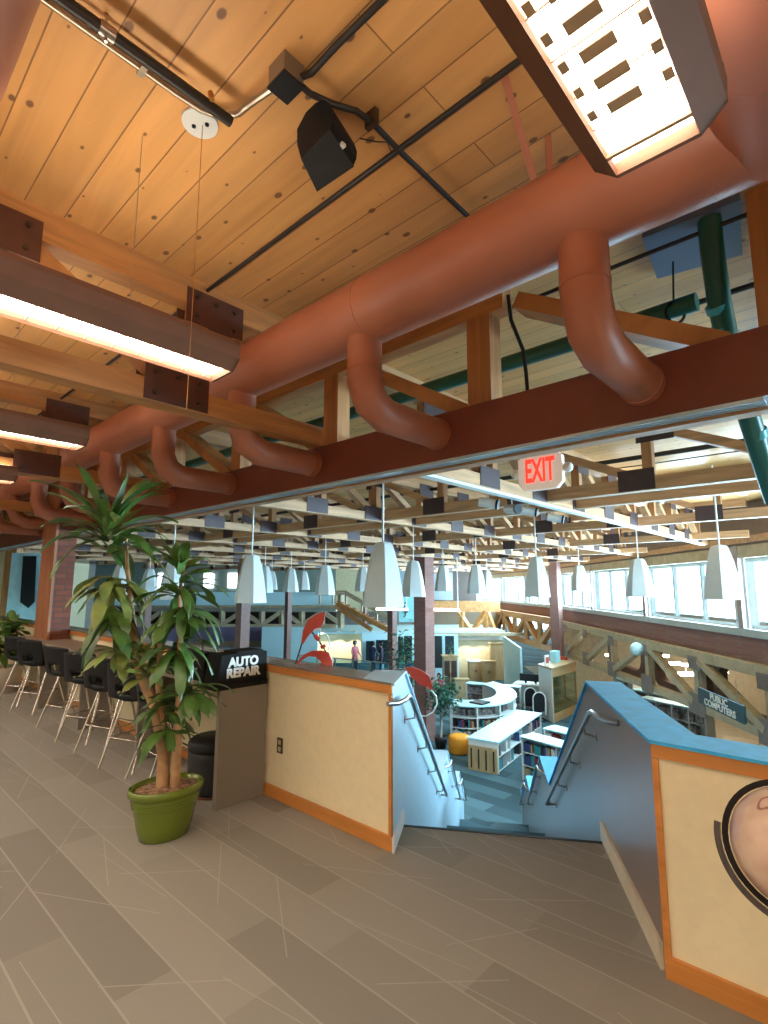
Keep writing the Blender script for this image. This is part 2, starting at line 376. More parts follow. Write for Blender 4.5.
# stair flights
st = MB(); s = 3.9; z = 0.
for run, n, rise in ((2.9, 10, 1.7), (2.2, 8, 1.3), (1.75, 7, 1.1)):
    for k in range(n):
        s0 = s+run*k/n; z1 = z-rise*(k+1)/n
        st.slab(ST(s0, .728, 0), ST(s0+run/n+.02, .728, 0), 1.34, z1-.2, z1)
    s += run; z -= rise
    if s < 12: st.slab(ST(s, .728, 0), ST(s+1.25, .728, 0), 1.34, z-.2, z); s += 1.25
o = st.build('stairs', M_lcarpet); o['kind'] = 'structure'

# ---- window wall (clerestory) : runs away to the upper left of the plan
W0 = Vector(Fxy(7.96, 0)); WD = Vector(Fxy(.053, 1)).normalized(); WN = Vector((WD.y, -WD.x))
def W(d, off=0, z=0): p = W0+WD*d+WN*off; return Vector((p.x, p.y, z))
SILL, HEAD = .70, 2.33
posts = [-3.0, 2.3, 7.6, 12.9, 18.2, 23.5, 28.8]
E2 = Vector(Fxy(8.6, 46)); A2 = W(28.8)
def seg_wall(name, p, q, z0, z1, th, m, off=0):
    b = MB(); b.slab(q, p, th, z0, z1, off); return struct(name, b, m)
for i, (p, q) in enumerate(((W(-3), W(28.8)), (A2, Vector((E2.x, E2.y, 0))))):
    seg_wall('wall_parapet_%d' % (i+1), p, q, -.08, .50, .3, M_brickp)
    seg_wall('wall_header_%d' % (i+1), p, q, 2.62, CEIL, .3, mat('grey_brown_header', (.20, .14, .11), .6))
    seg_wall('trim_sill_%d' % (i+1), p, q, .50, .68, .42, mat('pale_grey_sill', (.46, .50, .50), .45), -.06)
    seg_wall('trim_head_%d' % (i+1), p, q, HEAD+.02, 2.64, .36, W_pale, -.04)
    seg_wall('trim_ledge_%d' % (i+1), p, q, 2.70, 2.86, .36, G_x, -.06)
wi = 0
def window_bay(p, q, n=3):
    global wi
    wi += 1; p = Vector(p); q = Vector(q); L_ = (q-p).length; u = (q-p).normalized(); nn = Vector((u.y, -u.x, 0))
    f = MB(); fw = .07
    def at(a): return (p+u*a)
    f.slab(at(0), at(L_), .1, SILL-.03, SILL+fw, -.22); f.slab(at(0), at(L_), .1, HEAD-fw, HEAD+.03, -.22)
    f.slab(at(0), at(.30), .22, SILL-.03, HEAD+.03, -.26); f.slab(at(L_-.12), at(L_), .22, SILL-.03, HEAD+.03, -.26)
    ps = [.30+(L_-.42)*k/n for k in range(n+1)]
    for a in ps[1:-1]: f.slab(at(a-.045), at(a+.045), .1, SILL, HEAD, -.22)
    fr = struct('window_%d' % wi, f, mat('aluminium_frame', (.62, .66, .68), .4))
    for a, c in zip(ps[:-1], ps[1:]):
        g = MB(); g.slab(at(a+.03), at(c-.03), .012, SILL+.03, HEAD-.03, -.18); struct('pane', g, M_glass, fr)
for a, c in zip(posts[:-1], posts[1:]):
    window_bay(W(a+.06), W(c-.06))
v2 = Vector((E2.x, E2.y, 0)); L2 = (v2-A2).length; u2 = (v2-A2).normalized()
for k in range(3): window_bay(A2+u2*(L2*k/3+.1), A2+u2*(L2*(k+1)/3-.1))
for i, d in enumerate(posts):
    b = MB(); b.slab(W(d-.09), W(d+.09), .26, .68, 2.66, -.2); o = b.build('window_post', mat('mauve_post', (.40, .30, .28), .5)); o['kind'] = 'structure'
# far enclosing walls
FL = Vector(Fxy(-30, 46)); FR = Vector((E2.x, E2.y))
seg_wall('wall_far', FL, E2, LOW, CEIL, .3, mat('dim_far_wall', (.34, .30, .27), .8))
seg_wall('wall_far_left', (-30, 9.8), FL, LOW, CEIL, .3, mat('dim_far_wall', (.3, .3, .3), .8))
# side aisle beneath and beyond the clerestory
aA, aB = W(-3, 9), W(40, 9)
seg_wall('wall_aisle', aA, aB, LOW, -.05, .3, mat('warm_beige_wall', (.66, .54, .36), .7))
b = MB(); b.slab(W(40), W(-3), 9.2, -.1, .0, 0); struct('ceiling_aisle', b, mat('cream_ceiling', (.6, .54, .42), .8))
b = MB(); b.slab(W(40, .2), W(-3, .2), 8.8, LOW, LOW+.006, 0); struct('floor_aisle', b, mat('sand_carpet', (.42, .35, .24), .9))
b = MB(); b.slab(W(-3, 9.2), W(-3, 0), .2, LOW, -.05); struct('wall_aisle_end', b, mat('warm_beige_wall', (0, 0, 0)))
b = MB(); b.slab(W(22.5, 9), W(29.5, .3), .2, LOW, -.1); struct('wall_aisle_far', b, mat('warm_beige_wall', (0, 0, 0)))
b = MB(); b.slab(W(-3, 0), (5.1, 5.2), .3, LOW, CEIL); struct('wall_side', b, M_wallc)

# ================================================================== CEILING TIMBER
def truss(axis, c, a0, a1, label, phase, panel=1.22, chord=.14, wd=.13, zt=(3.47, 3.65), zb=(2.75, 2.89), near=False, flip=1, mats=None, plates=True, group='roof trusses', diag=True, cat='truss', post=(.11, .12), dg=(.10, .12), tend=None):
    """axis 'y': runs along y at x=c (fixed x); axis 'x': runs along x at y=c."""
    P = (lambda a, z, o=0: (c+o, a, z)) if axis == 'y' else (lambda a, z, o=0: (a, c+o, z))
    side = (1, 0, 0) if axis == 'y' else (0, -1, 0)
    mx = mats or ((W_y if axis == 'y' else W_x), W_z, W_n, M_plate)
    r = thing('roof_truss', label, cat, P((a0+a1)/2, zb[0]), group)
    m = MB(); m.bar(P(a0, sum(zt)/2), P(tend or a1, sum(zt)/2), wd, zt[1]-zt[0]); m.build('top_chord', mx[0], r)
    m = MB(); m.bar(P(a0, sum(zb)/2), P(a1, sum(zb)/2), wd, zb[1]-zb[0]); m.build('bottom_chord', mx[0], r)
    k0 = math.ceil((a0+.1-phase)/panel); k1 = math.floor((a1-.1-phase)/panel)
    for k in range(k0, k1+1):
        a = phase+k*panel
        m = MB() if not (tend and a > tend+.6) else None
        if m: m.bar(P(a, zb[1]), P(a, zt[0] if tend is None or a < tend else CEIL), *post, side); m.build('vertical_post', mx[1], r)
        if diag and k > k0:
            m = MB(); m.bar(P(a-flip*.10-(panel if flip > 0 else 0)+.28*(flip > 0)+(0 if flip > 0 else -panel+.2), zt[0]+.0), P(a-.10 if flip > 0 else a-.1, zb[1]-.01), dg[0], dg[1], side); m.build('diagonal_brace', mx[2], r)
        if plates:
            for (aa, z0, z1) in ((a+.10, zt[0]-.13, zt[1]-.08), (a-.13, zb[0]+.01, zb[1]+.1)):
                if axis == 'x' and c < 3 and z0 < 3: continue
                for sd in ((-1, 1) if near else ((1,) if axis == 'y' else (-1,))):
                    if aa < a0+.25 or aa > a1-.25: continue
                    off = sd*(wd/2+.004)
                    m = MB()
                    if axis == 'y': m.box((c+off-.004, aa-.205, z0), (c+off+.004, aa+.205, z1))
                    else: m.box((aa-.205, c+off-.004, z0), (aa+.205, c+off+.004, z1))
                    pl = m.build('gusset_plate', mx[3], r)
                    if near and sd == 1:
                        for da, dz in ((-.14, .05), (.14, .05), (-.14, z1-z0-.05), (.14, z1-z0-.05), (0, z1-z0-.05)):
                            pt = Vector(P(aa+da, z0+dz, off+sd*.004)); bm_ = MB(); bm_.tube([pt, pt+Vector((sd*.012 if axis == 'y' else 0, -sd*.012 if axis == 'x' else 0, 0))], .017, 6); bm_.build('bolt', M_bolt, pl)
    return r
GM = (G_y, G_z, G_y, M_plate2); GMx = (G_x, G_z, G_x, M_plate2)
names = ['over the stair landing, nearest the camera', 'crossing above the first bright fluorescent fixture', 'second along the brown duct', 'third along the brown duct', 'fourth along the brown duct', 'fifth along the brown duct', 'sixth along the brown duct', 'seventh along the brown duct', 'last at the far end of the brown duct']
for k in range(8):
    truss('y', -.14-3.0*k if k else .55, -6.5, 2.62, 'orange fir mezzanine truss '+names[k], .34, near=k < 3, group='mezzanine roof trusses')
def yend(x):                                     # window wall y at x
    t_ = (x-W0.x)/WD.x; y = W0.y+WD.y*t_
    return min(y-.5, 33)
gn = ['over the stair head', 'with the white lighting track under it', 'third from the window wall end', 'fourth across the library', 'fifth across the library', 'sixth across the library', 'seventh across the library', 'eighth across the library', 'ninth across the library']
for k in range(9):
    x = -.14-3.0*k
    truss('y', x, 3.06, yend(x), 'pale library truss running towards the windows, '+gn[k], .34 if k < 6 else .34, mats=GM, panel=1.22 if k < 5 else 1.83, group='library trusses running to the windows')
for j, (y, pan, x0) in enumerate(((2.96, 1.49, -26), (6.56, 1.5, -30), (10.3, 1.5, -30), (14.2, 1.5, -34), (18.2, 2.0, -34), (22.5, 2.0, -34))):
    xe = W0.x+WD.x*((y-W0.y)/WD.y)-.5 if y > 6 else 3.5
    truss('x', y, x0, xe, 'library truss parallel to the red beam, '+['standing directly on it', 'first beyond it', 'second beyond it', 'third beyond it', 'fourth beyond it', 'fifth beyond it'][j], -.32, panel=pan, flip=-1 if j == 0 else 1, post=(.18, .14) if j == 0 else (.11, .12), dg=(.10, .19) if j == 0 else (.10, .12), tend=-1.62 if j == 0 else None, plates=j > 0,
          mats=(W_x, W_z, W_n, M_plate) if j == 0 else GMx, zb=(2.69, 2.83) if j == 0 else (2.77, 2.93), group='library trusses parallel to the red beam')
b = MB(); b.box((-30, 7.42, 2.78), (1.2, 7.56, 2.98)); tag(b.build('timber_purlin', G_x), 'long pale timber beam close behind the first cross truss', 'beam')
# timber post beside the duct at the picture's right
b = MB(); b.box((-.30, 3.05, 2.6), (-.06, 3.30, 3.65)); b.box((-.06, 3.00, 2.6), (.30, 3.34, 3.65)); tag(b.build('timber_post', W_z), 'thick orange timber post beside the thick end of the duct', 'post')

# ---- oxblood steel beam and its pale strip
r = thing('steel_beam', 'dark red painted steel beam above the railing line', 'beam', (-10, 2.73, 2.46))
b = MB(); b.box((-28, 2.68, 2.475), (3, 2.80, 2.77)); b.build('web', M_beam, r)
b = MB(); b.box((-28, 2.66, 2.455), (3, 2.84, 2.475)); b.build('bottom_flange', M_beam, r)
b = MB()
for y0 in (2.665, 2.70, 2.735): b.box((-28, y0, 2.437), (-.27, y0+.022, 2.455))
b.build('galvanised_strip', M_flange, r)
b = MB(); b.box((-28, 2.775, 2.425), (-.27, 2.86, 2.455)); b.build('timber_nailer', G_x, r)

# ---- duct with its elbows
r = thing('air_duct', 'large round terracotta painted air duct along the ceiling', 'duct', (-8, 2.02, 3.2))
ang = 37.8
b = MB(); b.tube([(-24, 2.0, 3.2), (4.5, 2.0, 3.2)], .185, 40); b.build('main_pipe', M_duct, r)
for x in (-22.2, -18, -14.4, -9.9, -6.6, -3.9, -1.95, -.30, 1.6):
    b = MB(); b.tube([(x, 2.0, 3.2), (x+.02, 2.0, 3.2)], .1868, 40); b.build('seam_band', M_duct, r)
b = MB(); b.tube([(.0, 2.02, 3.22), (.0, -5.5, 3.22)], .27, 36); b.build('cross_pipe', M_duct, r)
b = MB(); b.tube([(.0, 1.62, 3.22), (.0, 1.60, 3.22)], .2715, 36); b.build('seam_band', M_duct, r)
r2_ = thing('air_duct', 'second terracotta air duct crossing the top left corner above the camera', 'duct', (-3, .07, 3.2))
b = MB(); b.tube([(-24, .07, 3.2), (-.28, .07, 3.2)], .185, 36); b.build('main_pipe', M_duct, r2_)
for k in range(9):
    x = -.745-1.255*k
    b = MB(); b.tube([(x, 2.0, 3.1), (x, 2.0, 2.80), (x, 2.055, 2.685), (x, 2.17, 2.635), (x, 2.69, 2.635)], .098, 24); el = b.build('branch_elbow', M_duct, r)
    b = MB(); b.tube([(x, 2.0, 2.865), (x, 2.0, 2.85)], .101, 24); b.build('collar', M_duct, el)
    b = MB(); b.tube([(x, 2.63, 2.635), (x, 2.681, 2.635)], .104, 24); b.build('collar', M_duct, el)
for k, (px, py, px2, py2) in enumerate(((505, 78, 513, 205), (548, 135, 549, 168))):
    b = MB(); a = G(px, py, CEIL-.005); b.bar((a.x, a.y, a.z), (a.x+.0, 1.90 if k == 0 else 2.02, 3.30), .028, .003, (0, 1, 0)); b.build('hanger_strap', M_duct, r)

# ---- fluorescent fixtures
M_lens = emis('fluorescent_lens', (1., .93, .80), 9.); M_up = emis('fluorescent_uplight', (1., .86, .66), 5.5)
def fixture(xc, label, y0=-3.2, y1=1.25, louvre=False):
    zl = 2.65
    r = thing('fluorescent_fixture', label, 'light fixture', (xc, y1, zl), 'fluorescent fixtures hung over the mezzanine')
    hw = .145; lw = .09
    b = MB()
    for sx in (-1, 1):
        pr = [(xc+sx*lw, zl), (xc+sx*hw, zl+.05), (xc+sx*hw*1.02, zl+.11), (xc+sx*(hw-.02), zl+.145), (xc+sx*(hw-.05), zl+.15), (xc+sx*(hw-.05), zl+.07), (xc+sx*(lw-.004), zl+.012)]
        pts = [(a, y0, z) for a, z in pr]
        if sx > 0: pts = pts[::-1]
        b.prism(pts, (0, y1-y0, 0))
    o = b.build('housing', M_house, r)
    for yy in (y1-.012, y0): 
        e = MB(); e.prism([(xc-lw, yy, zl), (xc-hw, yy, zl+.05), (xc-hw, yy, zl+.14), (xc+hw, yy, zl+.14), (xc+hw, yy, zl+.05), (xc+lw, yy, zl)], (0, .012, 0)); e.build('end_cap', M_house, r)
    lens = MB(); lens.box((xc-lw, y0+.01, zl+.035), (xc+lw, y1-.012, zl+.04)); lens.build('lens', M_lens, r)
    up = MB(); up.box((xc-.07, y0+.05, zl+.152), (xc+.07, y1-.05, zl+.156)); up.build('uplight_strip', M_up, r)
    y = y1-.06; k = 0
    while y > y0+.1 and k < (30 if xc > -5 else 0):
        lv = MB(); lv.box((xc-lw, y-.002, zl+.012), (xc+lw, y+.002, zl+.03)); y -= .105; k += 1
        lv.build('louvre_blade', mat('louvre_blade', (.85, .62, .38), .4, 0), r)
    if louvre:
        M_tab = mat('reflector_tab', (.50, .27, .12), .5)
        def tab(a, b_): rf = MB(); rf.box(a, b_); rf.build('reflector_tab', M_tab, r)
        tab((xc-lw, y1-.080, zl+.001), (xc+lw, y1-.069, zl+.010)); y = y1-.17
        while y > y1-1.0:
            tab((xc-.038, y-.052, zl+.002), (xc+.026, y-.022, zl+.006))
            tab((xc-lw+.012, y-.056, zl+.002), (xc-lw+.028, y-.030, zl+.006)); tab((xc+lw-.022, y-.050, zl+.002), (xc+lw-.004, y-.022, zl+.006))
            y -= .072
    for yy in (y1-.45, y0+.5):
        b = MB(); b.tube([(xc, yy, zl+.15), (xc, yy, CEIL-.004)], .0015, 6); b.build('suspension_wire', M_steel, r)
    return r
fixture(-.28, 'big bright louvred fluorescent fixture overhead beside the duct', louvre=True)
fixture(-2.215, 'long bronze fluorescent fixture ending under the duct, second from the camera', y0=-4.5)
fixture(-4.175, 'bronze fluorescent fixture end, third along the duct', y0=-4.5)
fixture(-6.1, 'bronze fluorescent fixture end, farthest one visible above the plant', y0=-4.5)
for k, x in enumerate((-8.1, -10.1)): fixture(x, 'small distant fluorescent fixture beyond the plant crown, %s of the far pair' % ('nearer', 'farther')[k], y0=-4.5)
for k, x in enumerate((1.7, 3.6)): fixture(x, 'fluorescent fixture over the space behind the globe, %s' % ('nearer', 'farther')[k], y0=-4.5)

# ---- conduits on the ceiling
def run(name, pts, r_, m, label, cat='conduit', n=10):
    b = MB(); b.tube(pts, r_, n); return tag(b.build(name, m), label, cat)
run('conduit', [(-28, 1.55, 3.6), (1.2, 1.60, 3.6)], .013, M_pipeb, 'thin straight dark conduit running the length of the ceiling')
run('sprinkler_pipe', [(-1.78, -3, 3.56), (-1.78, .985, 3.56)], .022, M_pipeb, 'black sprinkler pipe with a brass head by the white ceiling plate', 'pipe')
r = thing('conduit', 'bare galvanised conduit curving into the black junction box', 'conduit', (-1.85, 0, 3.6))
b = MB(); b.tube([(-1.87, -3, 3.62), (-1.88, .80, 3.62), (-1.875, .90, 3.62), (-1.84, .97, 3.615), (-1.77, 1.01, 3.61), (-1.68, 1.015, 3.60), (-1.56, 1.03, 3.59)], .014, 10); b.build('tube', M_pipes, r)
for y in (.15, .66): 
    b = MB(); b.box((-1.905, y-.012, 3.604), (-1.845, y+.012, 3.65)); b.build('strap', M_pipes, r)
b = MB(); b.tube([(-1.83, -3, 3.60), (-1.83, .80, 3.60)], .007, 8); tag(b.build('conduit', W_trim), 'thin copper toned pipe between the black and silver pipes', 'conduit')
r = thing('junction_box', 'square black metal junction box on the plank ceiling', 'junction box', (-1.49, 1.04, 3.6))
b = MB(); b.box((-1.535, 1.0, 3.56), (-1.435, 1.09, 3.65)); b.build('box', mat('grey_box', (.25, .2, .15), .4, .5), r)
b = MB(); b.box((-1.54, .996, 3.552), (-1.431, 1.094, 3.561)); b.build('cover', M_black, r)
run('conduit', [(-1.45, 1.08, 3.6), (-1.40, 1.10, 3.6), (-1.25, 1.095, 3.6), (-1.02, 1.10, 3.6), (-.2, 1.10, 3.6), (1., 1.1, 3.6)], .013, M_pipeb, 'dark conduit leading from the junction box towards the louvred fixture')
r = thing('conduit', 'dark conduit with an offset bend leading from the junction box to the duct', 'conduit', (-1.4, 1.5, 3.6))
b = MB(); b.tube([(-1.47, 1.09, 3.6), (-1.47, 1.15, 3.6), (-1.44, 1.24, 3.6), (-1.39, 1.33, 3.6), (-1.38, 1.42, 3.6), (-1.39, 1.6, 3.6), (-1.41, 2.6, 3.6)], .013, 10); b.build('tube', M_pipeb, r)
b = MB(); b.box((-1.41, 1.40, 3.58), (-1.35, 1.425, 3.65)); b.build('strap', M_bolt, r)
r = thing('sprinkler', 'small brass sprinkler head at the end of the black pipe', 'sprinkler', (-1.74, .86, 3.5))
b = MB(); b.tube([(-1.76, .88, 3.60), (-1.745, .88, 3.56)], .011, 8); b.build('head_body', mat('brass', (.6, .28, .08), .3, .9), r)
b = MB(); b.tube([(-1.80, .50, 3.65), (-1.78, .50, 3.52)], .006, 6); b.tube([(-1.78, .475, 3.56), (-1.78, .525, 3.56)], .027, 12); tag(b.build('pipe_hanger', M_steel), 'steel clevis hanger holding the black sprinkler pipe', 'pipe hanger')
r = thing('ceiling_plate', 'round white ceiling plate with a pull cord', 'ceiling plate', (-1.96, .94, 3.63))
b = MB(); b.lathe([(.075, 0), (.075, .016)], (-1.96, .94, 3.634), 28); b.build('plate', M_wallw, r)
b = MB(); b.lathe([(.009, 0), (.009, .006)], (-1.985, .925, 3.628), 8); b.lathe([(.009, 0), (.009, .006)], (-1.935, .96, 3.628), 8); b.build('screw', M_black, r)
b = MB(); b.tube([(-1.955, .95, 3.634), (-1.955, .95, 2.35)], .0016, 5); b.build('cord', W_trim, r)

# ---- black speaker, tilted, on the ceiling
r = thing('ceiling_speaker', 'black wedge shaped speaker hung on the plank ceiling', 'speaker', (-1.5, 1.27, 3.5))
q = [Vector((-1.57, 1.19, 3.40)), Vector((-1.66, 1.35, 3.40)), Vector((-1.47, 1.395, 3.44)), Vector((-1.41, 1.205, 3.44))]
def lf(a, b_, k): return a.lerp(b_, k)
nrm_ = (q[3]-q[0]).cross(q[1]-q[0]).normalized(); nrm_ = nrm_ if nrm_.z > 0 else -nrm_
b = MB(); prof = [(0, 0), (1, 0), (1.10, .02), (1.16, .05), (1.16, .09), (1.08, .13), (.85, .155), (.5, .16), (.12, .13), (0, .07)]
ring_a = [lf(q[0], q[3], min(k, 1))+(q[3]-q[0]).normalized()*max(0, k-1)*.2+nrm_*h_ for k, h_ in prof]
ring_b = [lf(q[1], q[2], min(k, 1))+(q[2]-q[1]).normalized()*max(0, k-1)*.2+nrm_*h_ for k, h_ in prof]
n_ = len(prof); b.add(ring_a+ring_b, [tuple(range(n_)), tuple(range(2*n_-1, n_-1, -1))]+[(i_, n_+i_, n_+(i_+1) % n_, (i_+1) % n_) for i_ in range(n_)]); b.build('cabinet', M_black, r)
b = MB(); b.add([p_-nrm_*.001 for p_ in q]+[p_-nrm_*.008 for p_ in q], [(0, 3, 2, 1), (4, 5, 6, 7), (0, 1, 5, 4), (1, 2, 6, 5), (2, 3, 7, 6), (3, 0, 4, 7)]); b.build('grille', M_blackf, r)
c0_ = lf(lf(q[0], q[3], 1.04), lf(q[1], q[2], 1.04), .45); b = MB(); b.box((c0_.x-.011, c0_.y-.011, c0_.z-.009), (c0_.x+.011, c0_.y+.011, c0_.z+.004)); b.build('badge', M_letter, r)
b = MB(); b.tube([(q[0]+q[2])/2+nrm_*.12, Vector((-1.50, 1.28, CEIL-.002))], .014, 8); b.build('bracket', M_bolt, r)
run('speaker_cable', [(-1.40, 1.36, 3.5), (-1.36, 1.42, 3.5), (-1.37, 1.5, 3.56), (-1.42, 1.58, 3.6)], .0025, M_black, 'thin black cable looping from the ceiling speaker to the conduit', 'cable', 6)

# ================================================================== MEZZANINE FURNISHINGS
r = thing('wall_outlet', 'brown double socket outlet low on the cream wall', 'outlet', (-3.585, 2.665, .40))
b = MB(); b.box((-3.622, 2.664, .345), (-3.552, 2.671, .46)); b.build('cover_plate', mat('bronze_plate', (.10, .07, .04), .4, .4), r)
b = MB(); b.box((-3.602, 2.66, .360), (-3.572, 2.665, .393)); b.box((-3.602, 2.66, .411), (-3.572, 2.665, .444)); b.build('sockets', mat('ivory', (.6, .5, .35), .5), r)
b = MB(); b.tube([(-2.39, 2.70, .52), (-2.385, 2.70, .52)], .012, 8)

# counter along the knee wall with its grey end panels
r = thing('bar_counter', 'long grey counter along the low cream wall with grey support panels', 'counter', (-6, 2.4, 0))
b = MB(); b.box((-9.6, 2.22, .865), (-3.76, 2.64, .90)); b.build('worktop', mat('grey_worktop', (.34, .28, .22), .4), r)
b = MB(); b.box((-3.80, 2.22, 0), (-3.755, 2.645, .865)); b.build('end_panel', M_grey, r)
for x in (-5.35, -6.95, -8.55):
    b = MB(); b.box((x-.02, 2.28, 0), (x+.02, 2.64, .865)); b.build('support_panel', M_grey, r)
# signs on the end of the counter
r = thing('sign_box', 'black sign box lettered AUTO REPAIR at the counter end', 'sign', (-3.80, 2.45, .9))
b = MB()
pr = [(2.19, .905), (2.635, .905), (2.635, 1.11), (2.63, 1.125), (2.60, 1.125), (2.59, 1.14), (2.36, 1.14), (2.35, 1.125), (2.22, 1.12)]
b.prism([(-3.755, y, z) for y, z in pr], (-.20, 0, 0)); b.build('sign_body', M_sign, r)
b = MB(); b.box((-3.975, 2.165, .862), (-3.735, 2.64, .905)); bevel(b.build('base_tray', M_sign, r), .006)
text_mesh('lettering', 'AUTO\nREPAIR', .096, M_letter, r, (-3.752, 2.415, 1.018), (0, 1, 0), (0, 0, 1), bold=.0045)
r = thing('sign_box', 'black sign with a white letter C behind the plant leaves', 'sign', (-4.3, 2.3, .9))
b = MB(); b.box((-4.62, 2.20, .90), (-3.98, 2.30, 1.12)); b.build('sign_body', M_sign, r)
text_mesh('lettering', 'C', .13, M_letter, r, (-4.13, 2.197, 1.02), (1, 0, 0), (0, 0, 1), bold=.001)

# ottoman
r = thing('ottoman', 'round black upholstered ottoman beside the counter end panel', 'ottoman', (-4.11, 2.42, 0))
b = MB(); b.lathe([(.20, .02), (.215, .05), (.225, .30), (.222, .34)], (-4.11, 2.42, 0), 28); b.build('drum', M_blackf, r)
b = MB(); b.lathe([(.222, .34), (.228, .36), (.226, .40), (.20, .425), (.02, .43)], (-4.11, 2.42, 0), 28); b.build('seat', M_black, r)
b = MB(); b.lathe([(.195, 0), (.205, .02)], (-4.11, 2.42, 0), 28); b.build('base_ring', mat('red_brown_base', (.2, .07, .04), .5), r)

# bar stools
def make_stool(loc, label):
    r = thing('bar_stool', label, 'bar stool', loc, 'black bar stools along the counter')
    X0, Y0, _ = loc
    seat = MB()
    prof = [(.02, .595), (.18, .595), (.215, .61), (.22, .63), (.21, .64), (.12, .632), (.02, .628)]
    seat.lathe(prof, (X0, Y0, 0), 24, 1.0, .98); seat.build('seat', M_black, r)
    bk = MB(); nu, nv = 10, 8; vs = []; fs = []
    for side in (0, 1):
        for j in range(nv+1):
            v = j/nv; z = .62+.33*v
            for i in range(nu+1):
                u = -1+2*i/nu; wv = .225*(1-.08*v**3)
                x = X0+u*wv; y = Y0-.195-.06*v+.04*u*u-(.018*(side))
                vs.append((x, y, z-(.02*u*u if j == nv else 0)))
    n1 = (nu+1)*(nv+1)
    def hole(i, j): return 1 <= j <= 2 and 3 <= i <= 6
    for j in range(nv):
        for i in range(nu):
            if hole(i, j): continue
            a = j*(nu+1)+i; q = (a, a+1, a+nu+2, a+nu+1); fs.append(q); fs.append(tuple(n1+k for k in q[::-1]))
    edge = {}
    for f_ in fs[::2]:
        for a_, b_ in zip(f_, f_[1:]+f_[:1]): edge[(a_, b_)] = 1
    for (a_, b_) in list(edge):
        if (b_, a_) not in edge: fs.append((b_, a_, n1+a_, n1+b_))
    bk.add(vs, fs, True); bk.build('backrest', M_black, r)
    for sx in (-1, 1):
        for sy in (-1, 1):
            l = MB(); l.tube([(X0+sx*.16, Y0+sy*.035, .60), (X0+sx*.205, Y0+sy*.245, .0)], .011, 8); l.build('leg', M_chrome, r)
    k = .36; wx = .13+.095*k/.66*1.2; 
    fr = MB(); ax, ay = .187, .158; z = .25
    fr.tube([(X0-ax, Y0-ay, z), (X0+ax, Y0-ay, z), (X0+ax, Y0+ay, z), (X0-ax, Y0+ay, z), (X0-ax, Y0-ay, z)], .008, 6); fr.build('footrest', M_chrome, r)
    return r
lab = ['black bar stool half hidden behind the plant trunks', 'black bar stool just left of the plant, partly behind leaves', 'black bar stool with an open slot, third from the plant', 'black bar stool in front of the orange baseboard gap', 'black bar stool under the right face of the brick column',
       'black bar stool left of the brick column', 'black bar stool at the far left end of the counter']
st0 = make_stool((-4.72, 2.28, 0), lab[0])
for i, x in enumerate((-5.27, -5.93, -6.52, -7.25, -8.45, -9.15)):
    clone(st0, (x, 2.27, 0), random.uniform(.28, .55), lab[i+1])

# brick column at the counter
r = thing('brick_column', 'square red brick column rising behind the bar stools', 'column', (-8.95, 2.7, 0))
b = MB(); b.box((-9.25, 2.38, .9), (-8.66, 2.63, 3.2)); b.build('brick_shaft', M_brick, r)
b = MB(); b.box((-9.27, 2.345, .9), (-8.64, 2.379, 3.3)); b.build('timber_facing', wood('facing', (.42, .16, .07), 'z'), r)

# ---- dracaena in green pot
def leaf(mb, base, az, elev, ln, w, droop, wave=.15, nseg=9):
    p = Vector(base); vs = []; d = Vector((math.cos(az)*math.cos(elev), math.sin(az)*math.cos(elev), math.sin(elev))); side = Vector((-math.sin(az), math.cos(az), 0)); st_ = ln/nseg; ph = random.uniform(0, 6)
    tw = random.uniform(-.6, .6)
    for i in range(nseg+1):
        t_ = i/nseg; ww = w*(.35+1.0*math.sin(PI*min(1, t_*.95+.03))**.8)*(1 if t_ < .8 else (1-t_)/.2*.9+.04)*.62
        up = side.cross(d).normalized(); sd = (side*math.cos(tw*t_)+up*math.sin(tw*t_)).normalized(); wv = math.sin(t_*9+ph)*wave*w
        vs += [p+sd*ww+up*(.25*ww+wv), p, p-sd*ww+up*(.25*ww-wv)]
        d = (d+Vector((0, 0, -droop*st_*(1.2+2.2*t_)))).normalized(); p = p+d*st_
    fs = []
    for i in range(nseg):
        a = i*3; fs += [(a, a+1, a+4, a+3), (a+1, a+2, a+5, a+4)]
    mb.add(vs, fs, True)
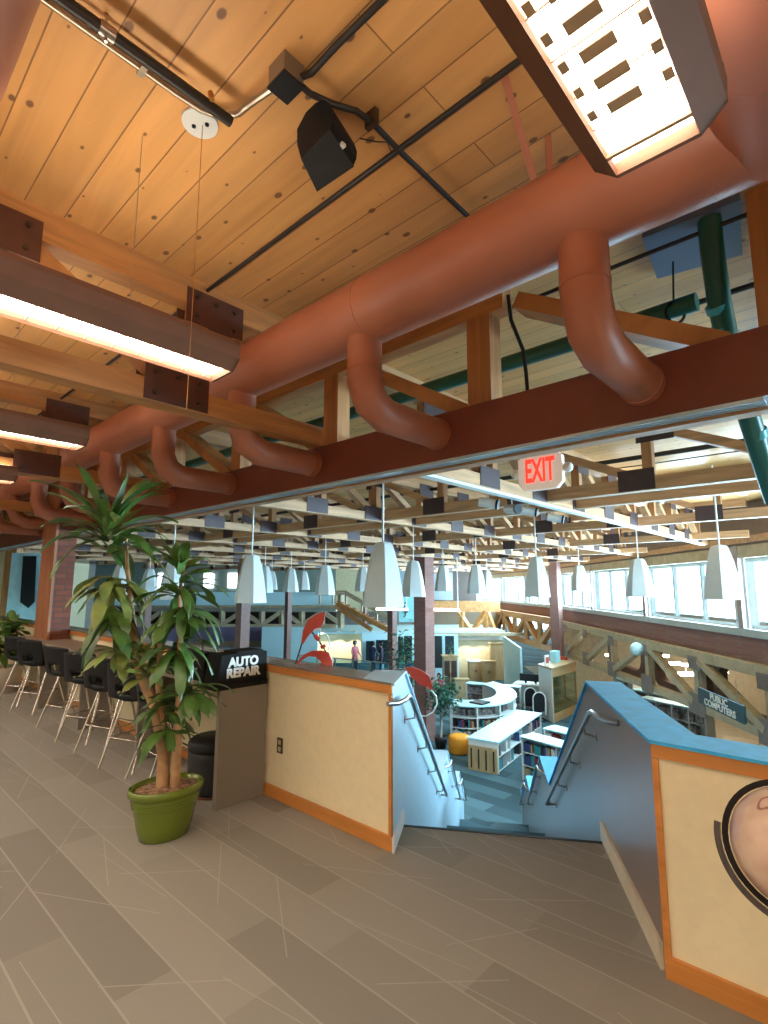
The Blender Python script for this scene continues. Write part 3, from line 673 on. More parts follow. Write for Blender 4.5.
def tree_plant():
    base = Vector((-3.66, 1.79, 0)); sc = 1.0
    r = thing('potted_plant', 'tall leafy corn plant with bare tan canes in an oval green pot', 'plant', base)
    bx, by = base.x, base.y
    rot = math.radians(83)
    pot = MB(); n = 40; prof = [(.150, 0), (.158, .005), (.178, .08), (.200, .19), (.206, .205), (.213, .210), (.208, .217), (.214, .225), (.2175, .230), (.211, .237), (.218, .245), (.221, .251), (.215, .258), (.222, .275), (.236, .28), (.240, .30), (.238, .325), (.228, .328), (.214, .325), (.208, .29), (.205, .28)]
    def oval(mb):
        mb.xform(Matrix.Translation((bx, by, 0)) @ Matrix.Rotation(rot, 4, 'Z') @ Matrix.Diagonal((1.02, .80, 1, 1))); return mb
    pot.lathe(prof, (0, 0, 0), n); oval(pot).build('pot', M_green, r)
    so = MB(); so.lathe([(.001, .315), (.1, .312), (.19, .302), (.212, .296)], (0, 0, 0), n, close=False); oval(so)
    so.build('bark_mulch', M_soil, r)
    canes = [([(bx-.02, by-.02, .28), (bx-.03, by-.02, .50), (bx-.10, by-.06, .80), (bx-.22, by-.14, 1.05), (bx-.30, by-.17, 1.35), (bx-.36, by-.22, 1.8), (bx-.38, by-.24, 2.08)], [.045, .04, .036, .033, .024, .013, .01]),
             ([(bx+.05, by+.03, .28), (bx+.06, by+.03, .8), (bx+.05, by+.02, 1.2), (bx+.03, by+.0, 1.6), (bx+.04, by+.03, 1.92)], [.034, .03, .022, .013, .009]),
             ([(bx-.05, by+.0, .28), (bx-.03, by-.01, .6), (bx-.10, by-.05, .95), (bx-.10, by-.06, 1.25)], [.03, .026, .024, .018])]
    for pts, rr in canes:
        c = MB(); c.tube(pts, rr, 10); c.build('cane', M_bark, r)
    crowns = [(108, 528, 15, .52, .055, 55, 1.1), (110, 545, 12, .50, .055, 25, 1.8), (112, 582, 15, .42, .062, 5, 2.8), (112, 612, 12, .40, .06, -10, 2.8), (120, 645, 10, .30, .055, 0, 2.4),
              (178, 570, 9, .30, .045, 50, 1.8), (180, 588, 12, .40, .05, 25, 2.4), (180, 612, 14, .40, .06, 0, 3.0), (178, 645, 12, .36, .058, -10, 3.0),
              (150, 668, 12, .24, .05, 20, 2.4), (190, 690, 14, .30, .05, 10, 3.0), (165, 705, 12, .28, .055, 0, 2.6), (166, 725, 10, .26, .05, -10, 2.4), (138, 650, 9, .24, .05, 10, 2.0)]
    for k, (px, py, nl, ln, w, el, dr) in enumerate(crowns):
        c = D(px, py, 3.78+random.uniform(-.05, .05)); f = MB()
        for i in range(int(nl*1.5)):
            az = 2*PI*i/nl*2.4+random.uniform(-.3, .3); e_ = math.radians(el+random.uniform(-25, 30))
            leaf(f, c+Vector((math.cos(az)*.012, math.sin(az)*.012, random.uniform(-.07, .05))), az, e_, ln*random.uniform(.65, 1.12), w*random.uniform(.6, .95), dr*random.uniform(.7, 1.2))
        f.build('foliage', M_leaf2 if k in (2, 4, 9, 13) else M_leaf, r)
    return r
tree_plant()
# second plant, far left, in a pale planter
r = thing('potted_plant', 'bushy yellow green plant in a pale planter past the last stool', 'plant', (-9.9, 2.0, 0))
pc = D(2, 690, 8.6); pc.z = 0
r.location = pc; ORG[r.name] = pc
b = MB(); b.lathe([(.20, 0), (.26, .35), (.27, .40), (.24, .40), (.22, .36)], pc, 20); b.build('pot', mat('ivory_planter', (.6, .54, .44), .6), r)
b = MB(); b.tube([pc+Vector((0, 0, .3)), pc+Vector((.02, 0, .9))], .02, 8); b.build('stem', M_bark, r)
for z, nl, mm, ln in ((.75, 30, M_leaf2, .32), (.95, 26, M_leaf, .36), (1.1, 16, M_leaf2, .3), (.6, 20, M_leaf, .4)):
    f = MB()
    for i in range(nl):
        leaf(f, pc+Vector((random.uniform(-.12, .12), random.uniform(-.12, .12), z)), random.uniform(0, 6.3), math.radians(random.uniform(0, 70)), ln*random.uniform(.6, 1.1), .07, 2., nseg=5)
    f.build('foliage', mm, r)

# ---- floor globe at the right edge
gc = D(796, 849, 1.66); R_ = .163
r = thing('floor_globe', 'large antique pink floor globe in a dark wooden stand', 'globe', (gc.x, gc.y, 0))
def globe_mat():
    m, nt, b = newmat('antique_globe'); L = nt.links.new; b.inputs['Roughness'].default_value = .35; b.inputs['Coat Weight'].default_value = .2
    tc = N(nt, 'ShaderNodeTexCoord'); no = N(nt, 'ShaderNodeTexNoise', Scale=5.5, Detail=6.); L(tc.outputs['Object'], no.inputs['Vector'])
    cr = N(nt, 'ShaderNodeValToRGB'); e = cr.color_ramp.elements; e[0].position = .30; e[0].color = (.30, .14, .13, 1); e[1].position = .62; e[1].color = (.74, .56, .42, 1)
    e2 = cr.color_ramp.elements.new(.47); e2.color = (.60, .36, .27, 1); L(no.outputs['Fac'], cr.inputs['Fac'])
    n2 = N(nt, 'ShaderNodeTexNoise', Scale=3.2, Detail=3.); L(tc.outputs['Object'], n2.inputs['Vector'])
    ln = mathn(nt, 'LESS_THAN', mathn(nt, 'ABSOLUTE', mathn(nt, 'SUBTRACT', n2.outputs['Fac'], .56)), .006)
    L(mixc(nt, mathn(nt, 'MULTIPLY', ln, .75), cr.outputs['Color'], (.28, .06, .06, 1)), b.inputs['Base Color']); return m
b = MB(); b.sphere(gc, R_, 48, 28); o = b.build('sphere', globe_mat(), r)
view = Vector((gc.x, gc.y, gc.z-H)).normalized(); sd = view.cross(Vector((0, 0, 1))).normalized(); up = sd.cross(view)
def ring(c, rad, a0, a1, w, h, u, v, nseg=48):
    mb = MB(); pts = [c+(u*math.cos(a0+(a1-a0)*i/nseg)+v*math.sin(a0+(a1-a0)*i/nseg))*rad for i in range(nseg+1)]
    nrm = u.cross(v).normalized(); vs = []
    for i, p in enumerate(pts):
        rd = (p-c).normalized()
        vs += [p+rd*w/2+nrm*h/2, p+rd*w/2-nrm*h/2, p-rd*w/2-nrm*h/2, p-rd*w/2+nrm*h/2]
    fs = []
    for i in range(nseg): 
        for k in range(4): fs.append((i*4+k, i*4+(k+1) % 4, i*4+4+(k+1) % 4, i*4+4+k))
    return mb.add(vs, fs)
ring(gc, R_+.012, 0, 2*PI, .016, .02, sd, up).build('meridian_ring', mat('black_brown_wood', (.012, .007, .006), .6, spec=.2), r)
ring(gc+view*.02-up*.0, R_+.034, math.radians(172), math.radians(300), .016, .035, sd, up).build('cradle_arm', W_dark, r)
b = MB(); b.tube([(gc.x, gc.y, gc.z-R_-.05), (gc.x, gc.y, .22)], .03, 12); b.lathe([(.05, 0), (.055, .03), (.03, .06)], (gc.x, gc.y, .2), 16); b.build('pedestal', W_dark, r)
for k in range(3):
    a = 2*PI*k/3+.4; b = MB(); b.tube([(gc.x, gc.y, .24), (gc.x+.13*math.cos(a), gc.y+.13*math.sin(a), .14), (gc.x+.21*math.cos(a), gc.y+.21*math.sin(a), .02)], [.02, .02, .016], 8); b.build('leg', W_dark, r)

# ---- handrails
def rail(name, t, tw, pts_sz, brackets, label):
    r = thing(name, label, 'handrail', ST(pts_sz[0][0], t, pts_sz[0][1]))
    b = MB(); sgn = 1 if tw > t else -1
    (s0, z0), (s1, z1) = pts_sz[0], pts_sz[-1]
    pts = [ST(s0-.50, tw-.0*sgn, z0+.06), ST(s0-.42, tw-.05*sgn, z0+.05), ST(s0-.30, t+.0*sgn, z0+.045), ST(s0-.10, t, z0+.03)]+[ST(s, t, z) for s, z in pts_sz]+[ST(s1+.05, t, z1-.035), ST(s1+.10, tw, z1-.045)]
    b.tube(pts, .016, 12); b.build('rail', M_steel, r)
    for s in brackets:
        k = (s-s0)/(s1-s0); z = z0+(z1-z0)*k
        q = MB(); q.tube([ST(s, t, z-.018), ST(s, t, z-.07), ST(s, tw-.005*sgn, z-.085)], .006, 6); q.tube([ST(s, tw, z-.085), ST(s, tw-.008*sgn, z-.085)], .028, 12); q.build('bracket', M_steel, r)
    return r
rail('handrail', .655, .728, [(3.80, .83), (6.85, -.86)], (4.0, 4.75, 5.6, 6.5), 'brushed steel handrail on the taupe stair wall, upper flight')
rail('handrail', -.535, -.61, [(3.85, .87), (7.0, -.90)], (4.05, 4.8, 5.6, 6.5), 'brushed steel handrail on the pale stair wall, upper flight')
for t, tw, nm in ((.655, .728, 'taupe'), (-.535, -.61, 'pale')):
    rail('handrail', t, tw, [(8.15, -.86), (10.3, -2.16)], (8.4, 9.2, 10.0), 'steel handrail on the %s stair wall, middle flight' % nm)
    rail('handrail', t, tw, [(11.3, -2.16), (12.9, -3.14)], (11.5, 12.5), 'steel handrail on the %s stair wall, lowest flight' % nm)

# ================================================================== THINGS HANGING IN THE LIBRARY
# exit sign
r = thing('exit_sign', 'white exit sign with red EXIT letters under the red beam', 'sign', (-1.9, 3.7, 2.5))
ec = D(541, 471, 4.05); nv = Vector((-ec.x, -ec.y, 0)).normalized(); rt = Vector((0, 0, 1)).cross(nv); nv = (nv-rt*.45).normalized(); rt = Vector((0, 0, 1)).cross(nv)
def quad3(c, u, v, w, h, dep, nrm, ch=0.02):
    pts = [(-w+ch, -h), (w-ch, -h), (w, -h+ch), (w, h-ch), (w-ch, h), (-w+ch, h), (-w, h-ch), (-w, -h+ch)]
    mb = MB(); return mb.prism([c+u*a+v*b_-nrm*dep/2 for a, b_ in pts], nrm*dep)
UPV = Vector((0, 0, 1))
quad3(ec, rt, UPV, .18, .15, .05, nv, .05).build('sign_body', mat('sign_white', (.82, .74, .66), .5, emit=(1, .8, .7), est=.12), r)
b = MB(); b.tube([ec-rt*.0+UPV*.12, ec+UPV*.30], .012, 8); b.build('hanger', M_white, r)
for sx in (-1, 1):
    b = MB(); b.sphere(ec+rt*sx*.215+UPV*.0, .04, 12, 8, (1, 1, 1)); b.build('lamp_head', M_white, r)
text_mesh('lettering', 'EXIT', .26, emis('exit_red', (1., .035, .02), 1.0), r, ec+nv*.029-UPV*.005, rt, UPV, sx=.46, bold=.006)

# pendants
def make_pendant(loc, label, top):
    x, y, z = loc; r = thing('pendant_lamp', label, 'pendant lamp', loc, 'white pendant lamps hanging in the library')
    prof = [(.285, 0), (.275, .10), (.255, .26), (.225, .44), (.19, .60), (.155, .72), (.13, .79), (.118, .80)]
    b = MB(); b.lathe(prof, loc, 6, rot=.35, smooth=False, close=False)
    b.lathe([(r_-.008, h) for r_, h in prof][::-1], loc, 6, rot=.35, smooth=False, close=False)
    k = len(prof)*6; n = 6; b.add([], []);
    b.f += [(i, (i+1) % n, k+(len(prof)-1)*n+(i+1) % n, k+(len(prof)-1)*n+i) for i in range(n)]; b.sm += [False]*n
    b.build('shade', M_shade, r)
    c = MB(); c.lathe([(.12, .78), (.11, .81), (.02, .83)], loc, 6, rot=.35, smooth=False); c.build('top_cap', M_shade, r)
    d = MB(); d.tube([(x, y, z+.81), (x, y, top)], .013, 8); d.build('rod', M_white, r)
    e = MB(); e.lathe([(.07, .55), (.07, .56)], loc, 12); e.build('fill_disc', emis('pendant_lamp', (.92, .97, 1.), 28.), r)  # glowing disc added inside the shade; the pendants themselves look unlit
    return r
PEN = [((-4.61, 4.97, 1.40), 'large white pendant lamp nearest the camera, in front of the tall brick column'),
       ((-7.86, 5.14, 1.38), 'white pendant lamp above the AUTO REPAIR sign, second in the near row'),
       ((-7.79, 9.43, 1.43), 'white pendant lamp just right of the largest one, overlapping the brick column'),
       ((-5.11, 10.18, 1.45), 'white pendant lamp directly below the exit sign'),
       ((-1.69, 9.38, 1.47), 'white pendant lamp in front of the windows above the public computers sign'),
       ((-6.96, 16.82, 1.53), 'small white pendant lamp by the windows just right of the window column'),
       ((-3.75, 12.25, 1.45), 'white pendant lamp against the bright windows above the right stair wall peak'),
       ((-8.41, 13.02, 1.46), 'white pendant lamp left of the column that stands before the windows'),
       ((-15.02, 11.44, 1.47), 'small white pendant lamp above the red sculpture, left of its tip'),
       ((-11.21, 9.72, 1.43), 'white pendant lamp above the red sculpture, right of its tip'),
       ((-17.18, 7.43, 1.40), 'white pendant lamp seen through the plant leaves'),
       ((-13.87, 9.56, 1.47), 'white pendant lamp half hidden behind the one above the sign'),
       ((-10.2, 13.85, 1.52), 'white pendant lamp immediately right of the brick column'),
       ((-12.61, 12.6, 1.50), 'white pendant lamp partly hidden by the largest one'),
       ((-19.82, 14.03, 1.52), 'tiny pendant lamp far off by the upper gallery windows, left one'),
       ((-18.76, 15.01, 1.52), 'tiny pendant lamp far off by the upper gallery windows, right one'),
       ((-10.9, 5.2, 1.38), 'white pendant lamp behind the upper right leaves of the plant'),
       ((-13.9, 5.3, 1.38), 'white pendant lamp behind the middle of the plant'),
       ((-11.5, 18.6, 1.5), 'distant pendant lamp in front of the left window group'),
       ((-21.9, 5.1, 1.38), 'white pendant lamp between the brick column and the hanging banner')]
p0 = make_pendant(PEN[0][0], PEN[0][1], 3.47)
for (lx, ly, lz), lb in PEN:
    ld = bpy.data.lights.new('pendant_fill_light', 'AREA'); ld.shape = 'DISK'; ld.size = .22; ld.energy = 19; ld.color = (.84, .95, 1.)  # fill light added in each pendant to brighten the library floor
    lo = bpy.data.objects.new('pendant_fill_light', ld); C.objects.link(lo); lo.location = (lx, ly, lz+.30)
for loc, lb in PEN[1:]: clone(p0, loc, random.uniform(-.5, .5), lb)

# track with spot lights + pale light strips
def strip(p, q, w, h, m, name, label, cat): b = MB(); b.bar(p, q, w, h); return tag(b.build(name, m), label, cat)
strip((-3.14, 3.1, 2.735), (-3.14, 15.5, 2.735), .10, .03, M_white, 'lighting_track', 'long white lighting track under the truss beside the exit sign', 'lighting track')
def spot(p, aim, label):
    r = thing('track_spotlight', label, 'spotlight', p, 'track spotlights under the exit sign')
    p = Vector(p); d = Vector(aim).normalized()
    b = MB(); b.tube([p-d*.11, p+d*.11], .062, 16); b.build('barrel', M_white, r)
    b = MB(); b.tube([p+d*.108, p+d*.135], [.066, .066], 16); b.build('front_ring', M_black, r)
    b = MB(); b.tube([p+Vector((0, 0, .06)), p+Vector((0, 0, .17))], .01, 6); b.box((p.x-.06, p.y-.02, p.z+.15), (p.x+.06, p.y+.02, p.z+.19)); b.build('mount', M_white, r)
for i, (px, py, dd) in enumerate(((488, 503, 6.6), (528, 511, 7.4), (555, 518, 8.2), (512, 509, 7.0))):
    sp_ = D(px, py, dd); aim = (.75, .25, -.18) if i != 3 else (.7, -.3, -.1)
    spot(sp_, aim, 'white cylindrical track spotlight, %s' % ['first from the stairs, at the left', 'directly below the exit sign', 'last of the row, right of the exit sign', 'small one between the two nearest'][i])
for (a, c_), lb in zip(((D(727, 482, 6.6), D(744, 494, 7.5)), (D(615, 494, 8.2), D(641, 505, 9.4))), ('short white light strip between two beams at the right', 'short white light strip between two beams beside the exit sign')):
    strip(a, c_, .10, .03, emis('tube_light', (.85, .95, 1.), 3.), 'strip_light', lb, 'strip light')
# linear pendant bars far back
for i, (x0, x1, y, dd, lb) in enumerate(((434, 459, 609.5, 20.5, 'white linear pendant bar right of the brick column'), (376, 408, 609, 24., 'white linear pendant bar below the largest pendant lamp'))):
    a = D(x0, y, dd); c_ = D(x1, y+.5, dd)
    r = thing('linear_pendant', lb, 'linear lamp', a); b = MB(); b.bar(a, c_, .2, .10); b.build('lamp_bar', emis('bar_light', (1., .93, .85), 2.2), r)
    b = MB(); q = c_-(c_-a)*.05; b.tube([q, (q.x, q.y, 2.8)], .02, 6); b.build('rod', M_white, r)

# pipes above the library
run('green_pipe', [(-.60, 3.32, 3.29), (-1.35, 3.34, 3.29), (-24, 3.30, 3.29)], .055, M_pipeg, 'dark green insulated pipe running behind the duct', 'pipe', 14)
r = thing('green_pipe', 'thick dark green pipe dropping beside the timber post with pale bands', 'pipe', (-.5, 3.2, 3.2))
pp = [D(708, 205, 2.55), D(712, 250, 2.62), D(719, 300, 2.72), D(728, 345, 2.82), D(744, 400, 2.95), D(762, 460, 3.15), D(775, 500, 3.3)]
b = MB(); b.tube(pp, .058, 16); b.build('tube', M_pipeg, r)
for (px, py, dd) in ((717, 304, 2.73), (722, 325, 2.78), (755, 430, 3.05)):
    a = D(px, py, dd); c_ = D(px+2, py+7, dd+.02); b = MB(); b.tube([a, c_], .0605, 16); b.build('tape_band', mat('teal_band', (.05, .35, .42), .3), r)
run('black_pipe', [(-.20, 3.60, 3.42), (-24, 3.60, 3.42)], .018, M_pipeb, 'thin black pipe just beyond the green pipe', 'pipe')
run('black_pipe', [(.4, 3.08, 3.55), (-4.2, 3.05, 3.55)], .013, M_pipeb, 'thin black rod high behind the duct beside the blue grey panel', 'pipe')
run('black_pipe', [(1.0, 7.9, 3.50), (-28, 7.9, 3.50)], .035, M_pipeb, 'black sprinkler main over the library right of the exit sign', 'pipe')
run('black_pipe', [(1.0, 8.9, 3.6), (-2.6, 8.9, 3.6), (-3.0, 8.4, 3.5)], .010, M_pipeb, 'thin black conduit beside the sprinkler main', 'pipe')
b = MB(); b.tube([D(508, 295, 2.9), D(511, 320, 2.93), D(523, 350, 2.96), D(526, 372, 2.98), D(528, 398, 3.0)], .012, 8); tag(b.build('black_hose', M_black), 'slack black hose hanging between duct and red beam', 'hose')
b = MB(); b.tube([D(673, 262, 2.9), D(673.5, 300, 2.9)], .006, 6)
hc = D(675, 313, 2.9); pts = [hc+Vector((math.cos(a)*AX[0]*.055, math.cos(a)*AY[0]*.055*1, math.sin(a)*.065)) for a in [2*PI*i/20 for i in range(21)]]
b.tube(pts, .009, 8); tag(b.build('pipe_hanger', M_black), 'black ring hanger on a threaded rod beside the green pipe', 'pipe hanger')
cs = [G(642, 235, 3.62), G(740, 196, 3.62), G(742, 252, 3.62), G(657, 276, 3.62)]
b = MB(); b.prism([(p.x, p.y, 3.60) for p in (cs[0], cs[1], cs[2], cs[3])], (0, 0, .04)); tag(b.build('ceiling_panel', mat('blue_grey_panel', (.12, .16, .24), .3)), 'flat blue grey metal panel on the ceiling beside the green pipe', 'panel')

# ================================================================== RED SCULPTURES
r = thing('sculpture', 'red enamelled metal sculpture with curved fins on the cream wall top', 'sculpture', (-3.5, 2.76, 1.03))
def flat(px_pts, dd, th, m, name, parent, zmin=None):
    ps = [D(a, b_, dd) for a, b_ in px_pts]
    if zmin is not None: ps = [Vector((p.x, p.y, max(p.z, zmin))) for p in ps]
    nrm = (ps[1]-ps[0]).cross(ps[2]-ps[1]).normalized(); mb = MB(); mb.prism(ps, Vector((AX[1], AY[1], 0))*th); return mb.build(name, m, parent)
SD = 4.42
flat([(301, 644), (303, 630), (308, 620), (317, 614), (325, 612), (324, 620), (321, 627), (315, 629), (309, 635), (303, 644)], SD, .03, M_red, 'upper_fin', r)
flat([(296, 663), (303, 655), (312, 651), (322, 651), (329, 653), (332, 660), (333, 671), (323, 671), (321, 662), (316, 657), (309, 656), (301, 661), (298, 666)], SD, .03, M_red, 'lower_fin', r)
def wire(pts, dd, rad, m, name, parent): b = MB(); b.tube([D(a, c_, dd) for a, c_ in pts], rad, 8); return b.build(name, m, parent)
wire([(302, 643), (299, 653), (295.5, 664)], SD, .006, M_black, 'wire', r)
wire([(314, 630), (320, 629), (327, 635), (330, 643), (328, 651)], SD, .006, M_white, 'wire', r)
wire([(312, 632), (315, 636), (319, 641), (323, 647), (326, 652)], SD, .006, M_black, 'wire', r)
wire([(315, 635), (317, 638), (319, 640)], SD-.01, .018, M_red, 'spindle', r)
wire([(322.5, 645), (324, 648)], SD-.01, .022, M_red, 'spindle', r)
r = thing('sculpture', 'red fin on a curved white wire above the stair rail', 'sculpture', D(420, 715, 5.0))
flat([(405, 668), (412, 667), (421, 670), (429, 676), (432, 684), (433, 691), (428, 687), (420, 685), (412, 678)], 5.0, .03, M_red, 'fin', r)
wire([(431, 690), (436, 696), (437, 704), (433, 712), (426, 716), (420, 716)], 5.0, .007, M_white, 'wire', r)

# ================================================================== COLUMNS
def column(pxl, pxr, zb, zt, dd, label, m=M_brickp, zw=None, split=.5):
    a = D(pxl, 600, dd); c_ = D(pxr, 600, dd); w = (c_-a).length*.72
    mid = (a+c_)/2
    r = thing('brick_column', label, 'column', (mid.x, mid.y, zb))
    b = MB(); b.box((mid.x-w/2, mid.y-w/2, zb), (mid.x+w/2, mid.y+w/2, zt)); b.build('brick_shaft', m, r)
    b = MB(); b.box((mid.x-w*.42, mid.y-w*.42, zt), (mid.x+w*.42, mid.y+w*.42, CEIL)); b.build('timber_head', W_z, r)
column(414, 434, LOW, 2.95, 20.9, 'tall brick column standing between the stairs and the potted tree')
column(236.5, 250.5, LOW, 2.6, 22, 'slender column below the pendant lamp above the AUTO REPAIR sign', mat('mauve_column', (.24, .12, .10), .5))
column(285, 292, LOW, 2.6, 30, 'thin column just left of the red sculpture', mat('mauve_column', (0, 0, 0)))
column(387.5, 397, LOW, 2.6, 28, 'column with mauve right side, left of the tall brick one', mat('mauve_column', (0, 0, 0)))
column(549.5, 562, LOW, 3.2, 27, 'dark red column standing before the clerestory windows', mat('mauve_column', (0, 0, 0)))
column(143, 152, LOW, 2.6, 24, 'red column seen between the plant leaves', mat('mauve_column', (0, 0, 0)))
column(363, 367, LOW, 2.6, 38, 'thin distant column behind the people', mat('mauve_column', (0, 0, 0)))

# ================================================================== CLERESTORY TRUSS
r = thing('clerestory_truss', 'deep pale timber truss carrying the window wall above the computers area', 'truss', W(12, -.2, -1.6))
zt0, zb0 = -.22, -1.58
b = MB(); b.bar(W(2, -.05, zt0), W(28.8, -.05, zt0), .25, .26); b.build('top_chord', W_pale, r)
b = MB(); b.bar(W(2, -.05, zb0), W(15, -.05, zb0), .22, .22); b.bar(W(15, -.05, zb0), W(28.8, -.05, zb0-.15), .22, .22); b.build('bottom_chord', W_pale, r)
ds = [5.8, 8.9, 12.0, 15.0, 18.1, 21.2, 24.3, 27.4]
for i, d in enumerate(ds):
    b = MB(); b.bar(W(d, -.05, zb0), W(d, -.05, zt0), .2, .24, (WD.x, WD.y, 0)); b.build('vertical_post', W_pale, r)
for i in range(len(ds)-1):
    a, c_ = ds[i], ds[i+1]
    lo, hi = (a, c_) if c_ <= 18.2 else (c_, a)
    b = MB(); b.bar(W(lo+(.2 if lo == a else -.2), -.10, zb0+.1), W(hi-(.2 if lo == a else -.2), -.10, zt0-.1), .2, .2, (0, 0, 1)); b.build('diagonal_brace', W_pale, r)
for d in ds:
    b = MB(); b.slab(W(d-.42), W(d+.42), .012, zb0-.22, zb0+.34, .18); b.build('gusset_plate', mat('mushroom_plate', (.22, .17, .15), .5), r)
    b = MB(); b.slab(W(d-.3), W(d+.3), .012, zt0-.38, zt0-.02, .18); b.build('gusset_plate', mat('mushroom_plate', (0, 0, 0)), r)
c_ = W(18.3, -.35, -.42); b = MB(); b.sphere(c_, .22, 16, 10); tag(b.build('globe_lamp', mat('pale_globe', (.55, .72, .78), .3)), 'round pale globe fixed at the middle of the clerestory truss', 'lamp')
# continuation of the truss past the corner, curving left
r = thing('clerestory_truss', 'orange timber truss continuing left of the window column', 'truss', (-14, 28, -1.6))
q0, q1 = Vector((A2.x, A2.y, 0)), A2+u2*L2
def Q(k, z): p = q0+(Vector((q1.x, q1.y, 0))-q0)*k; return Vector((p.x-.2, p.y-.2, z))
b = MB(); b.bar(Q(0, -.2), Q(1, -.2), .3, .4); b.build('top_chord', W_y, r)
b = MB(); b.bar(Q(0, -1.7), Q(1, -1.7), .3, .3); b.build('bottom_chord', W_y, r)
for i in range(7):
    b = MB(); b.bar(Q(i/7, -1.7 if i % 2 else -.2), Q((i+1)/7, -.2 if i % 2 else -1.7), .3, .3); b.build('diagonal_brace', W_y, r)
    b = MB(); b.bar(Q(i/7, -1.7), Q(i/7, -.2), .25, .25, (1, 0, 0)); b.build('vertical_post', W_y, r)
# brown screen with rounded openings inside the aisle
r = thing('arched_screen', 'dark brown screen with rounded openings behind the clerestory truss', 'screen', W(14, 1.2, -1.8))
n_open = [(9.2, 11.6), (12.4, 15.0), (15.9, 18.8), (20, 23)]
scr = bmesh.new()
def rr_loop(d0, d1, z0, z1, rad):
    pts = []
    for cx, cz, a0 in ((d1-rad, z1-rad, 0), (d0+rad, z1-rad, 90), (d0+rad, z0+rad, 180), (d1-rad, z0+rad, 270)):
        for k in range(7): a = math.radians(a0+15*k); pts.append((cx+rad*math.cos(a), cz+rad*math.sin(a)))
    return pts
mb = MB()
for d0, d1 in n_open:                       # a tube-like frame round each opening, flat section
    lp = rr_loop(d0, d1, -1.45, -.35, .5); lo = rr_loop(d0-.3, d1+.3, -1.72, -.12, .7); n = len(lp)
    for a_, off0 in ((0, 1.0), (1, 1.25)): pass
    vs = [W(d, .45, z) for d, z in lp]+[W(d, .45, z) for d, z in lo]+[W(d, .7, z) for d, z in lp]+[W(d, .7, z) for d, z in lo]
    fs = []
    for k in range(n):
        j = (k+1) % n; fs += [(k, j, n+j, n+k), (2*n+k, 3*n+k, 3*n+j, 2*n+j), (k, 2*n+k, 2*n+j, j), (n+k, n+j, 3*n+j, 3*n+k)]
    mb.add(vs, fs)
scr.free()
mb.build('frame', mat('chestnut_paint', (.16, .07, .045), .5), r)
# aisle ceiling lamps
for i, (x0, x1, y, zz) in enumerate(((644, 680, 663.5, -1.3), (683, 701, 665, -1.3), (672, 700, 674, -1.35), (716, 727, 671.5, -1.3), (655, 668, 656, -1.2), (585, 592, 660, -1.6), (700, 730, 652, -1.0), (606, 616, 655, -1.4))):
    g = G((x0+x1)/2, y, zz); f_ = g.x*AX[1]+g.y*AY[1]; a, c_ = D(x0, y, f_), D(x1, y, f_)
    r = thing('linear_lamp', 'bright hanging tube lamp seen through the clerestory truss, %s' % ['left of its middle post', 'above the sign top', 'lower one behind the long brace', 'right of the sign top', 'small upper one near the round globe', 'close to the window column', 'high one behind the top chord', 'small one between two slim braces'][i], 'lamp', a, 'aisle tube lamps')
    b = MB(); b.bar(a, c_, .16, .10); b.build('tube', emis('aisle_lamp', (1., .92, .78), 11.), r)
    b = MB(); m_ = (a+c_)/2; b.tube([m_, (m_.x, m_.y, -.1)], .015, 6); b.build('stem', M_white, r)

# sign PUBLIC COMPUTERS
r = thing('hanging_sign', 'dark teal hanging sign lettered PUBLIC COMPUTERS', 'sign', W(13, -.6, -1.5))
TL, TR, BL = D(697.5, 687, 13.4), D(743, 706, 11.3), D(697.5, 702.5, 13.4); BR = D(743, 719.5, 11.3)
u = (TR-TL); u.z = 0; Lg = u.length; u.normalize(); zt_ = (TL.z+TR.z)/2; zb_ = zt_-.37
mid = (TL+TR)/2; mid.z = (zt_+zb_)/2; nrm = Vector((u.y, -u.x, 0))
if nrm.dot(Vector((0, 0, 0))-mid) < 0: nrm = -nrm
uu = u if True else -u
b = MB(); h2 = (zt_-zb_)/2; b.prism([mid-u*Lg/2-UPV*h2, mid+u*Lg/2-UPV*h2, mid+u*Lg/2+UPV*h2, mid-u*Lg/2+UPV*h2], -nrm*.05); b.build('sign_board', mat('teal_sign', (.008, .035, .042), .4), r)
text_mesh('lettering', 'PUBLIC\nCOMPUTERS', .20, M_letter, r, mid+nrm*.006, u, UPV, bold=.006, sx=Lg/1.45*.88)
for k in (-.4, .4):
    b = MB(); b.tube([mid+u*Lg*k+UPV*h2, mid+u*Lg*k+UPV*(h2+.5)], .008, 6); b.build('hanger_wire', M_steel, r)

